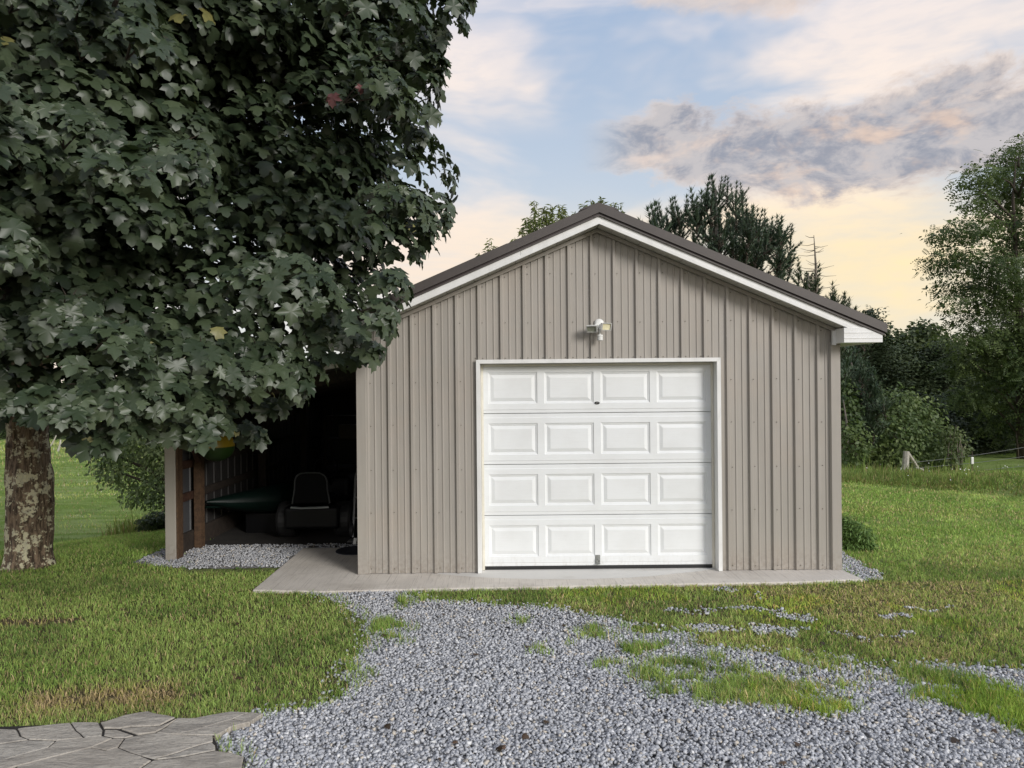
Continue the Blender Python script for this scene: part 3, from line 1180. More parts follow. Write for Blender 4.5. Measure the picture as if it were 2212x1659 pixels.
# overhead door: backing > four sections, sixteen raised panels, lift handle, badge, bottom seal
def build_door():
    x0, x1 = OX0 - 0.012, OX1 + 0.012
    z0, z1 = 0.034, OZ + 0.012
    door = MB().box(x0, x1, DY + 0.030, DY + 0.045, 0.012, z1).build('garage_door', MATS['lens_rim'], garage)
    door['label'] = 'white four-section overhead door with raised rectangular panels'
    H = (z1 - z0) / 4
    pw, ph = 0.506, 0.322
    cxs = [(OX0 + OX1) / 2 + (k - 1.5) * 0.578 for k in range(4)]
    pan = None
    for r in range(4):
        a, b = z0 + r * H, z0 + (r + 1) * H
        zc = (a + b) / 2
        zp0, zp1 = zc - ph / 2, zc + ph / 2
        mb = MB()
        g = 0.0028
        xs = [x0]
        for c in cxs:
            xs += [c - pw / 2, c + pw / 2]
        xs.append(x1)
        rows = [(a + g, 0.004), (a + 0.006, 0.0), (a + 0.036, 0.0), (a + 0.041, -0.004), (zp0, -0.004), (zp1, -0.004),
                (b - 0.045, -0.004), (b - 0.040, 0.0015), (b - 0.006, 0.0015), (b - g, 0.004)]
        for i, (za, ya) in enumerate(rows[:-1]):
            zb, yb = rows[i + 1]
            for j in range(len(xs) - 1):
                if i == 4 and j % 2 == 1:
                    continue
                mb.add([(xs[j], DY + ya, za), (xs[j + 1], DY + ya, za), (xs[j + 1], DY + yb, zb), (xs[j], DY + yb, zb)], [(0, 1, 2, 3)])
        # return edges so that the section is a slab
        mb.add([(x0, DY + 0.004, a + g), (x1, DY + 0.004, a + g), (x1, DY + 0.029, a + g), (x0, DY + 0.029, a + g)], [(0, 1, 2, 3)])
        mb.add([(x0, DY + 0.004, b - g), (x1, DY + 0.004, b - g), (x1, DY + 0.029, b - g), (x0, DY + 0.029, b - g)], [(0, 1, 2, 3)])
        mb.build('door_section', MATS['white_door_steel'], door)
        for c in cxs:
            if pan is None:
                m = MB()
                lev = [(0, -0.004), (0.007, 0.004), (0.017, 0.006), (0.024, 0.010), (0.058, -0.001), (0.060, -0.0015)]
                ring = []
                for ins, dy in lev:
                    ring.append([(c - pw / 2 + ins, DY + dy, zp0 + ins), (c + pw / 2 - ins, DY + dy, zp0 + ins),
                                 (c + pw / 2 - ins, DY + dy, zp1 - ins), (c - pw / 2 + ins, DY + dy, zp1 - ins)])
                for q in range(len(ring) - 1):
                    for e in range(4):
                        e2 = (e + 1) % 4
                        m.add([ring[q][e], ring[q][e2], ring[q + 1][e2], ring[q + 1][e]], [(0, 1, 2, 3)])
                m.add(ring[-1], [(0, 1, 2, 3)])
                po = m.build('raised_panel', MATS['white_door_steel'], door)
                pan, p0 = po.data, (c, zc)
            else:
                link('raised_panel', pan, door, (c - p0[0], 0, zc - p0[1]))
    MB().box(x0 + 0.01, x1 - 0.01, DY - 0.001, DY + 0.028, 0.003, 0.0335).build('bottom_seal', MATS['black_rubber'], door, bevel=0.006)
    # lift handle plate
    hx, hz = at(1291, 1208, DY)[0], at(1291, 1208, DY)[2]
    hp = MB().box(hx - 0.026, hx + 0.026, DY - 0.0085, DY - 0.0045, hz - 0.046, hz + 0.046).build('lift_handle', MATS['galvanised'], door, bevel=0.004)
    m = MB()
    m.tube([(hx - 0.017, DY - 0.010, hz - 0.028), (hx - 0.017, DY - 0.022, hz + 0.002), (hx, DY - 0.026, hz + 0.010), (hx + 0.017, DY - 0.022, hz + 0.002), (hx + 0.017, DY - 0.010, hz - 0.028)], 0.0045, 6)
    m.box(hx - 0.024, hx + 0.024, DY - 0.030, DY - 0.009, hz - 0.047, hz - 0.040)
    m.build('handle_grip', MATS['galvanised'], door)
    # oval badge with its pale script mark
    bx_, bz = at(1289.5, 870.5, DY)[0], at(1289.5, 870.5, DY)[2]
    m = MB()
    m.prism([(bx_ + 0.027 * math.cos(k * math.pi / 14), bz + 0.0145 * math.sin(k * math.pi / 14)) for k in range(28)], DY - 0.0085, DY - 0.0045)
    m.build('badge', MATS['black_paint'], door)
    m = MB()
    yk = DY - 0.0095
    m.tube([(bx_ - 0.014, yk, bz - 0.007), (bx_ - 0.010, yk, bz - 0.005), (bx_ - 0.006, yk, bz + 0.004), (bx_ - 0.002, yk, bz + 0.003), (bx_ + 0.000, yk, bz - 0.001),
            (bx_ + 0.004, yk, bz - 0.001), (bx_ + 0.007, yk, bz + 0.004), (bx_ + 0.011, yk, bz + 0.005), (bx_ + 0.013, yk, bz + 0.001), (bx_ + 0.009, yk, bz - 0.002)], 0.0014, 5)
    m.build('badge_script', MATS['white_plastic'], door)


build_door()


# ------------------------------------------------------------------ lean-to on the left side of the garage
def build_leanto():
    LX = -3.87
    y0 = 7.94
    rz = lambda x: 2.215 + 0.18 * (x - XL)
    # roof
    MB().prism([(XL - 0.012, rz(XL)), (LX - 0.22, rz(LX - 0.22)), (LX - 0.22, rz(LX - 0.22) - 0.022), (XL - 0.012, rz(XL) - 0.022)], 7.60, YB).build('leanto_roof', MATS['brown_roof_steel'], garage)
    MB().prism([(XL - 0.02, rz(XL) + 0.006), (LX - 0.24, rz(LX - 0.24) + 0.006), (LX - 0.24, rz(LX - 0.24) - 0.062), (XL - 0.02, rz(XL) - 0.062)], 7.575, 7.598).build('leanto_fascia', MATS['white_trim'], garage)
    MB().prism([(XL - 0.02, rz(XL) - 0.064), (LX, rz(LX) - 0.064), (LX, rz(LX) - 0.20), (XL - 0.02, rz(XL) - 0.20)], 7.94, 7.98).build('header_beam', MATS['dark_wood'], garage)
    # rafters and purlins under the roof
    for yy in np.arange(8.6, YB, 0.9):
        MB().prism([(XL - 0.03, rz(XL) - 0.024), (LX + 0.02, rz(LX) - 0.024), (LX + 0.02, rz(LX) - 0.16), (XL - 0.03, rz(XL) - 0.16)], yy, yy + 0.04).build('rafter', MATS['dark_wood'], garage)
    # front corner post wrapped in taupe steel with a bare wood edge
    MB().box(-3.895, -3.775, y0, y0 + 0.13, GZ, rz(LX) - 0.07).build('corner_post', MATS['taupe_steel'], garage, bevel=0.006)
    MB().box(-3.774, -3.752, y0 + 0.012, y0 + 0.13, GZ, rz(LX) - 0.07).build('post_wood', MATS['orange_post_wood'], garage)
    MB().box(-3.82, -3.735, 8.50, 8.60, GZ, rz(LX) - 0.1).build('wall_post', MATS['orange_post_wood'], garage)
    for yy in (10.6, 12.7):
        MB().box(-3.80, -3.69, yy, yy + 0.10, GZ, rz(LX) - 0.1).build('wall_post', MATS['dark_wood'], garage)
    # left wall sheet with ribs showing inside
    inner = False
    m = MB()
    y = y0 + 0.131
    while y < YB:
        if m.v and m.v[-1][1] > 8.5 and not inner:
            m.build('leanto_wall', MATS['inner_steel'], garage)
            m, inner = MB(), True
        y2 = min(y + 0.2286, YB)
        m.add([(LX, y, 0.0), (LX, y2 - 0.04, 0.0), (LX - 0.018, y2 - 0.028, 0.0), (LX - 0.018, y2 - 0.012, 0.0), (LX, y2, 0.0),
               (LX, y, rz(LX) - 0.02), (LX, y2 - 0.04, rz(LX) - 0.02), (LX - 0.018, y2 - 0.028, rz(LX) - 0.02), (LX - 0.018, y2 - 0.012, rz(LX) - 0.02), (LX, y2, rz(LX) - 0.02)],
              [(0, 1, 6, 5), (1, 2, 7, 6), (2, 3, 8, 7), (3, 4, 9, 8)])
        y = y2
    m.build('leanto_wall', MATS['shaded_inner_steel'], garage)  # same wall farther in, with the interior shade painted into the steel
    for zz in (0.575, 0.955, 1.42):
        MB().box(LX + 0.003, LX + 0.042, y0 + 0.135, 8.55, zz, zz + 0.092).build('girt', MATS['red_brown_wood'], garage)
        MB().box(LX + 0.003, LX + 0.040, 8.551, YB - 0.05, zz, zz + 0.092).build('girt', MATS['dark_wood'], garage)  # rear run of each girt in a darker wood tone, standing for shade
    MB().box(LX + 0.003, LX + 0.042, y0 + 0.135, YB - 0.05, GZ, 0.20).build('skirt_board', MATS['dark_wood'], garage)
    # diagonal brace
    m = MB()
    m.tube([(-3.76, 8.08, 1.48), (-3.76, 8.48, 1.02)], 0.034, 4)
    m.build('brace', MATS['red_brown_wood'], garage)
    MB().box(LX, XL - 0.02, YB - 0.04, YB - 0.01, 0, rz(LX)).build('leanto_back_wall', MATS['shaded_inner_steel'], garage)
    MB().prism([(XL - 0.022, 2.16), (LX + 0.05, 1.75), (LX + 0.05, 1.74), (XL - 0.022, 2.15)], 8.7, YB - 0.05).build('ceiling_liner', MATS['dark_wood'], garage)


build_leanto()


# ================================================================== things on and in the garage
def build_floodlight():
    b = at(1293.5, 700, WY)
    root = thing('floodlight', 'white twin-head motion sensor floodlight mounted above the garage door', 'floodlight', (b[0], WY - 0.02, b[2]))
    x, z = b[0], b[2]
    MB().lathe([(0.0, -0.045), (0.030, -0.044), (0.047, -0.036), (0.052, -0.022), (0.052, -0.0195)], (x, WY, z), 'y', 28).build('base_plate', MATS['white_plastic'], root, smooth=True)
    def head(px, py, w, h, yaw, pitch, lens):
        c = at(px, py, WY - 0.115)
        R = Matrix.Rotation(yaw, 3, 'Z') @ Matrix.Rotation(pitch, 3, 'X')
        def ring(sc, y, hh=None):
            out = []
            for sx, sz in ((-1, -1), (0, -1.06), (1, -1), (1.03, 0), (1, 1), (0, 1.06), (-1, 1), (-1.03, 0)):
                out.append(Vector(c) + R @ Vector((sx * w / 2 * sc, y, sz * h / 2 * sc)))
            return out
        m = MB()
        rs = [ring(0.84, -0.020), ring(0.86, -0.034), ring(1.0, -0.036), ring(1.0, -0.022), ring(0.85, 0.005), ring(0.42, 0.036), ring(0.3, 0.046)]
        for q in range(len(rs) - 1):
            for e in range(8):
                m.add([rs[q][e], rs[q][(e + 1) % 8], rs[q + 1][(e + 1) % 8], rs[q + 1][e]], [(0, 1, 2, 3)])
        m.add(rs[-1], [tuple(range(8))])
        hd = m.build('lamp_head', MATS['white_plastic'], root)
        m = MB()
        m.add(ring(0.85, -0.022) + ring(0.85, -0.0265), [tuple(range(8)), tuple(range(8, 16))] + [(i, (i + 1) % 8, (i + 1) % 8 + 8, i + 8) for i in range(8)])
        m.build('lens', MATS[lens], hd)
        m = MB()
        a = ring(0.97, -0.0365)
        bq = ring(0.80, -0.0375)
        for e in range(8):
            m.add([a[e], a[(e + 1) % 8], bq[(e + 1) % 8], bq[e]], [(0, 1, 2, 3)])
        m.build('rim', MATS['lens_rim'], hd)
        m = MB()
        m.tube([Vector(c) + R @ Vector((0, 0.04, 0)), (x + (c[0] - x) * 0.35, WY - 0.06, z - 0.01), (x + (c[0] - x) * 0.15, WY - 0.035, z - 0.012)], 0.009, 8)
        m.build('arm', MATS['white_plastic'], root)
    head(1279.5, 708.5, 0.108, 0.070, math.radians(-16), math.radians(24), 'dull_lens')
    head(1306.5, 704.5, 0.114, 0.072, math.radians(24), math.radians(14), 'cream_lens')
    s = at(1296, 729, WY - 0.085)
    m = MB()
    m.tube([(x, WY - 0.035, z - 0.025), (s[0], WY - 0.07, z - 0.06), (s[0], s[1], s[2] + 0.02)], 0.010, 8)
    m.build('sensor_arm', MATS['white_plastic'], root)
    se = MB().lathe([(0.012, 0.030), (0.028, 0.027), (0.0315, 0.020), (0.0315, 0.010), (0.029, 0.009), (0.0295, -0.027), (0.025, -0.030), (0.0, -0.030)][::-1], tuple(s), 'z', 24).build('motion_sensor', MATS['white_plastic'], root, smooth=False)


build_floodlight()


def hull(name, pts, radii, mats, parent, seg=20, flat=0.62, tilt=0.0):
    """boat hull: ellipse sections along pts; upper and lower halves"""
    pts = [Vector(p) for p in pts]
    up = Vector((0, 0, 1))
    for half, nm, mt in ((0, 'deck', mats[0]), (1, 'hull', mats[1])):
        m = MB()
        n = seg // 2 + 1
        for i, p in enumerate(pts):
            d = (pts[min(i + 1, len(pts) - 1)] - pts[max(i - 1, 0)]).normalized()
            a = d.cross(up).normalized()
            b = a.cross(d)
            for k in range(n):
                w = math.pi * k / (n - 1) + (math.pi if half else 0)
                q = p + a * math.cos(w) * radii[i] + b * math.sin(w) * radii[i] * flat
                m.v.append(tuple(q))
        for i in range(len(pts) - 1):
            for k in range(n - 1):
                m.f.append((i * n + k, i * n + k + 1, (i + 1) * n + k + 1, (i + 1) * n + k))
        m.build(nm, MATS[mt], parent, smooth=True)


kz = at(456, 966, 8.25)
k_root = thing('hanging_float', 'rounded yellow and green float hung under the lean-to roof by the post', 'float', tuple(kz))
_p = [(kz[0] + 0.01 * i, 8.10 + 0.07 * i, kz[2]) for i in range(8)]
hull('k', _p, [0.03, 0.12, 0.16, 0.175, 0.175, 0.16, 0.12, 0.03], ('yellow_hull', 'green_hull'), k_root, flat=1.0)
m = MB()
m.tube([(_p[4][0], _p[4][1], kz[2] + 0.16), (_p[4][0], _p[4][1], 1.62)], 0.008, 6)
m.build('hanging_strap', MATS['black_rubber'], k_root)

gz = at(428, 1098, 8.75)
g_root = thing('green_canoe', 'dark green canoe nose low down beside the lean-to wall', 'canoe', (gz[0], gz[1], 0))
_p = [(gz[0] + 0.10 + 0.17 * i, 8.74 + 0.22 * i, gz[2] + 0.02 - 0.01 * i + 0.012 * (i - 4) ** 2 * 0.3) for i in range(11)]
hull('g', _p, [0.02, 0.10, 0.16, 0.21, 0.24, 0.26, 0.27, 0.26, 0.22, 0.15, 0.03], ('dark_green_hull', 'dark_green_hull'), g_root, flat=0.85)
m = MB()
m.tube([(p[0] - 0.09 * min(i, 3) / 3, p[1] - 0.02, p[2] - 0.06) for i, p in enumerate(_p)], 0.016, 6)
m.build('gunwale', MATS['dark_green_hull'], g_root)
for i in (3, 8):
    MB().box(_p[i][0] - 0.25, _p[i][0] + 0.25, _p[i][1] - 0.05, _p[i][1] + 0.05, GZ, gz[2] - 0.18).build('support_block', MATS['black_paint'], g_root)


def build_mower():
    cx, y = -2.52, 8.72
    r = thing('riding_mower', 'black riding mower with rounded seat back parked in the dark lean-to', 'riding mower', (cx, y, GZ))
    MB().box(cx - 0.34, cx + 0.34, y + 0.12, y + 1.15, 0.12, 0.40).build('body', MATS['black_paint'], r, bevel=0.04, seg=3)
    MB().box(cx - 0.27, cx + 0.27, y + 1.10, y + 1.85, 0.16, 0.66).build('hood', MATS['black_paint'], r, bevel=0.08, seg=3)
    MB().box(cx - 0.22, cx + 0.22, y + 0.20, y + 0.62, 0.42, 0.52).build('seat_cushion', MATS['black_vinyl'], r, bevel=0.04, seg=3)
    m = MB()
    prof = []
    for k in range(13):
        a = math.pi * k / 12
        sx = math.cos(a)
        sz = math.sin(a)
        prof.append((cx + 0.205 * math.copysign(abs(sx) ** 0.55, sx), 0.62 + 0.21 * sz ** 0.55))
    prof = [(cx + 0.235, 0.44)] + prof + [(cx - 0.235, 0.44)]
    m.prism(prof, y + 0.14, y + 0.21)
    bk = m.build('seat_back', MATS['black_vinyl'], r, bevel=0.02, seg=3)
    m = MB()
    m.tube([(p[0], y + 0.135, p[1]) for p in prof], 0.010, 6)
    m.build('seat_piping', MATS['dim_grey'], bk)
    m = MB()
    m.tube([(cx - 0.235, y + 0.085, 0.405), (cx - 0.1, y + 0.075, 0.398), (cx + 0.1, y + 0.075, 0.402), (cx + 0.235, y + 0.085, 0.408)], 0.016, 8)
    m.build('rear_bar', MATS['chrome_grey'], r)
    for sx in (-1, 1):
        for yy, rad, wd in ((y + 0.42, 0.23, 0.11), (y + 1.62, 0.17, 0.08)):
            xx = cx + sx * 0.36
            w = MB().lathe([(rad * 0.45, -wd), (rad * 0.92, -wd), (rad, -wd * 0.7), (rad, wd * 0.7), (rad * 0.92, wd), (rad * 0.45, wd)], (xx, yy, GZ + rad), 'x', 24).build('wheel', MATS['black_rubber'], r)
            MB().lathe([(0.02, -wd - 0.008), (rad * 0.42, -wd - 0.004), (rad * 0.44, wd + 0.004), (0.02, wd + 0.008)], (xx, yy, GZ + rad), 'x', 16).build('rim', MATS['chrome_grey'], w)
    m = MB()
    m.tube([(cx, y + 1.1, 0.55), (cx, y + 0.86, 0.80)], 0.02, 8)
    c = Vector((cx, y + 0.85, 0.81))
    m.tube([c + Vector((0.16 * math.cos(k * math.pi / 10), 0.06 * math.sin(k * math.pi / 10), 0.14 * math.sin(k * math.pi / 10))) for k in range(21)], 0.013, 6, False)
    m.build('steering_wheel', MATS['black_vinyl'], r)


build_mower()

# dim things deeper in the lean-to
s_root = thing('wooden_shelf', 'dark wooden shelf against the back of the lean-to', 'shelf', (-2.5, 12.6, GZ))
for zz in (0.45, 0.95, 1.35):
    MB().box(-3.3, -1.75, 12.4, 12.9, zz, zz + 0.03).build('shelf_board', MATS['dark_wood'], s_root)
for xx in (-3.3, -1.79):
    for yy in (12.4, 12.86):
        MB().box(xx, xx + 0.04, yy, yy + 0.04, GZ, 1.5).build('upright', MATS['dark_wood'], s_root)
for i, (xx, zz, w, h, lb) in enumerate(((-3.05, 0.98, 0.42, 0.24, 'left'), (-2.45, 0.98, 0.30, 0.30, 'right'), (-2.75, 0.48, 0.55, 0.30, 'low'))):
    o = MB().box(xx, xx + w, 12.45, 12.8, zz + 0.001, zz + h).build('carton', MATS['carton'], None, bevel=0.006)
    tag(o, {'left': 'wide brown carton on the middle board of the dark shelf', 'right': 'tall narrow carton on the middle board of the dark shelf', 'low': 'long carton on the lowest board of the dark shelf'}[lb], 'carton', 'cartons on the lean-to shelf')
h_root = thing('hand_truck', 'grey steel hand truck standing by the garage side wall', 'hand truck', (-1.85, 8.9, GZ))
m = MB()
for sx in (-0.13, 0.13):
    m.tube([(-1.87 + sx, 8.85, 0.02), (-1.87 + sx, 9.02, 0.75), (-1.87 + sx * 0.6, 9.08, 1.0)], 0.014, 6)
for zz in (0.25, 0.5, 0.72):
    m.tube([(-2.0, 8.85 + zz * 0.23, zz), (-1.74, 8.85 + zz * 0.23, zz)], 0.010, 6)
m.build('frame', MATS['wire_steel'], h_root)
MB().box(-2.03, -1.71, 8.66, 8.85, 0.0, 0.006).build('toe_plate', MATS['wire_steel'], h_root)
for sx in (-0.19, 0.19):
    MB().lathe([(0.03, -0.03), (0.10, -0.03), (0.12, -0.02), (0.12, 0.02), (0.10, 0.03), (0.03, 0.03)], (-1.87 + sx * 0.8, 8.95, GZ + 0.12), 'x', 20).build('wheel', MATS['black_rubber'], h_root)

mt = gnd(766, 1190, 0)
m = MB()
m.lathe([(0.21, 0.001), (0.215, 0.004), (0.21, 0.012), (0.19, 0.014), (0.0, 0.013)], (mt[0], mt[1], 0.0005), 'z', 36)
o = m.build('round_mat', MATS['navy_rubber'], None)
tag(o, 'dark round rubber mat on the concrete by the garage corner', 'mat')
wp = gnd(766, 1176, 0)
o = MB().prism([(wp[0] - 0.022, 0.001), (wp[0] + 0.018, 0.001), (wp[0] + 0.028, 0.075), (wp[0] - 0.010, 0.075)], wp[1], wp[1] + 0.02).build('white_block', MATS['white_plastic'], None, bevel=0.003)
tag(o, 'small white upright block on the slab just inside the lean-to', 'block')

# ================================================================== flagstones
FS = [
    [(-250, 228), (125, 245), (165, 295), (240, 325), (-250, 395)],
    [(125, 240), (400, 200), (575, 185), (610, 250), (690, 315), (450, 335), (240, 325), (165, 295)],
    [(575, 185), (690, 185), (795, 190), (795, 215), (830, 255), (820, 305), (690, 315), (610, 250)],
    [(795, 190), (845, 185), (1020, 130), (1200, 95), (1440, 150), (1290, 215), (1060, 222), (970, 240), (845, 245), (830, 255), (795, 215)],
    [(845, 245), (970, 240), (1030, 270), (1115, 300), (1010, 325), (905, 325), (820, 305), (830, 255)],
    [(970, 240), (1060, 222), (1290, 215), (1440, 160), (1270, 275), (1115, 300), (1030, 270)],
    [(1440, 150), (1580, 150), (1880, 100), (2030, 105), (1890, 165), (1510, 265), (1400, 285), (1270, 275)],
    [(2030, 105), (2140, 115), (2040, 180), (1890, 165)],
    [(1510, 265), (1890, 165), (2040, 180), (1900, 215), (1735, 300), (1720, 290), (1400, 285)],
    [(1010, 325), (1115, 300), (1270, 275), (1400, 285), (1720, 290), (1735, 345), (1245, 480), (1160, 460), (1040, 435), (955, 390)],
    [(1245, 480), (1735, 345), (1770, 370), (1770, 420), (1460, 465), (1245, 490)],
    [(1245, 490), (1460, 465), (1770, 420), (1900, 430), (2000, 460), (1965, 553), (1900, 820), (1000, 820), (1160, 553)],
    [(725, 400), (905, 325), (1010, 325), (955, 390), (860, 420)],
    [(130, 550), (390, 480), (725, 400), (860, 420), (955, 390), (1040, 435), (1160, 460), (1245, 490), (1160, 553), (1000, 820), (-100, 820)],
    [(-250, 560), (0, 500), (180, 450), (390, 390), (450, 335), (690, 315), (820, 305), (905, 325), (725, 400), (390, 480), (130, 550), (-250, 660)],
    [(-250, 395), (240, 325), (450, 335), (390, 390), (180, 450), (0, 500), (-250, 560)],
    [(-250, 660), (130, 550), (-100, 820), (-400, 820)],
]
FLAG = [[gnd(x / 2.765 * 0.7373, (2050 + y / 2.765) * 0.7373, 0.0) for x, y in p] for p in FS]
FLAG_OUT = [gnd(x / 2.765 * 0.7373, (2050 + y / 2.765) * 0.7373, 0.0) for x, y in
            [(-250, 222), (400, 198), (690, 182), (845, 182), (1020, 127), (1200, 92), (1440, 147), (1580, 147), (1880, 97), (2140, 112),
             (2040, 184), (1900, 219), (1745, 302), (1778, 370), (1778, 423), (2005, 460), (1900, 820), (-400, 820)]]


def offset_poly(poly, d):
    n = len(poly)
    area = sum(poly[i][0] * poly[(i + 1) % n][1] - poly[(i + 1) % n][0] * poly[i][1] for i in range(n))
    if area < 0:
        poly = poly[::-1]
    out = []
    for i in range(n):
        p0, p1, p2 = Vector(poly[i - 1]), Vector(poly[i]), Vector(poly[(i + 1) % n])
        e1, e2 = (p1 - p0).normalized(), (p2 - p1).normalized()
        n1, n2 = Vector((-e1.y, e1.x)), Vector((-e2.y, e2.x))
        b = n1 + n2
        k = d / max(0.45, 1 + n1.dot(n2))
        out.append(p1 + b * k)
    return [(p.x, p.y) for p in out]


def rough_line(poly, step=0.05, amp=0.006, seed=0):
    out = []
    n = len(poly)
    for i in range(n):
        a, b = Vector(poly[i]), Vector(poly[(i + 1) % n])
        L = (b - a).length
        k = max(1, int(L / step))
        for j in range(k):
            p = a.lerp(b, j / k)
            w = vnoise(np.array([p.x * 9.0]), np.array([p.y * 9.0]), seed=3)[0] - 0.5
            w2 = vnoise(np.array([p.x * 9.0 + 40]), np.array([p.y * 9.0]), seed=4)[0] - 0.5
            out.append((p.x + w * amp * 4, p.y + w2 * amp * 4))
    return out


patio = sheet('stone_path', offset_poly(FLAG_OUT, 0.01), 0.0, MATS['dirt_and_shade'])
for i, poly in enumerate(FLAG):
    rp = rough_line(poly)
    z = 0.006 + random.uniform(-0.0025, 0.0025)
    o1, o2 = offset_poly(rp, random.choice((0.003, 0.0035, 0.0045, 0.006, 0.009))), None
    o2 = offset_poly(o1, 0.004)
    bm = bmesh.new()
    rings = []
    for pl, zz in ((o1, GZ - 0.01), (o1, z - 0.004), (o2, z)):
        rings.append([bm.verts.new((x, y, zz)) for x, y in pl])
    nn = len(o1)
    for a, b in zip(rings, rings[1:]):
        for k in range(nn):
            bm.faces.new((a[k], a[(k + 1) % nn], b[(k + 1) % nn], b[k]))
    bm.faces.new(rings[-1])
    bm.normal_update()
    bmesh.ops.triangulate(bm, faces=[f for f in bm.faces if len(f.verts) > 4], ngon_method='EAR_CLIP')
    bmesh.ops.recalc_face_normals(bm, faces=bm.faces)
    me = bpy.data.meshes.new('flagstone')
    bm.to_mesh(me)
    bm.free()
    me.materials.append(MATS['flagstone'])
    link('flagstone', me, patio)


# ================================================================== gravel stones
def stone_shapes():
    shapes = []
    ico = bmesh.new()
    bmesh.ops.create_icosphere(ico, subdivisions=1, radius=1.0)
    V0 = np.array([v.co[:] for v in ico.verts])
    F0 = np.array([[v.index for v in f.verts] for f in ico.faces])
    ico.free()
    r = np.random.default_rng(5)
    for i in range(10):
        V = V0 * r.uniform(0.72, 1.18, (len(V0), 1)) * np.array((1.0, r.uniform(0.62, 0.9), r.uniform(0.42, 0.7)))
        V = np.sign(V) * np.abs(V) ** 0.85
        shapes.append((V, F0))
    return shapes


def box_shapes():
    r = np.random.default_rng(6)
    V0 = np.array([(x, y, z) for x in (-1, 1) for y in (-1, 1) for z in (-1, 1)], float) * 0.66
    F0 = np.array([(0, 1, 3), (0, 3, 2), (4, 6, 7), (4, 7, 5), (0, 4, 5), (0, 5, 1), (2, 3, 7), (2, 7, 6), (0, 2, 6), (0, 6, 4), (1, 5, 7), (1, 7, 3)])
    return [((V0 * r.uniform(0.6, 1.3, V0.shape)) * np.array((1.0, r.uniform(0.7, 0.95), r.uniform(0.5, 0.75))), F0) for i in range(10)]


BOXES = box_shapes()


def rand_rot(n, r, tilt=0.5):
    a = r.uniform(0, 2 * math.pi, n)
    nx, ny = r.normal(0, tilt, n), r.normal(0, tilt, n)
    nrm = norm(np.stack((nx, ny, np.ones(n)), -1))
    t = np.stack((np.cos(a), np.sin(a), np.zeros(n)), -1)
    return frames(nrm, t)


SHAPES = stone_shapes()


def grassy(x, y):
    """1 where grass grows on the drive area, soft noisy edges"""
    jx = (fbm(x * 5, y * 5, seed=31) - 0.5) * 0.40
    jy = (fbm(x * 5, y * 5, seed=57) - 0.5) * 0.40
    x2, y2 = x + jx, y + jy
    g = np.zeros(x.shape)
    for p in PATCH:
        ins = inpoly(x2, y2, p)
        d = polydist(x2, y2, p)
        g = np.maximum(g, np.where(ins, 0.55 + 0.45 * np.clip(d / 0.10, 0, 1), 0.30 * np.clip(1 - d / 0.10, 0, 1)))
    return g


def drive_in(x, y, amp=0.16):
    jx = (fbm(x * 5, y * 5, seed=71) - 0.5) * amp
    jy = (fbm(x * 5, y * 5, seed=77) - 0.5) * amp
    return inpoly(x + jx, y + jy, DRIVE)


def hole_in(x, y):
    jx = (fbm(x * 4, y * 4, seed=81) - 0.5) * 0.5
    jy = (fbm(x * 4, y * 4, seed=87) - 0.5) * 0.5
    h = np.zeros(x.shape)
    for p in HOLES:
        h = np.maximum(h, inpoly(x + jx, y + jy, p) * 1.0)
    return h


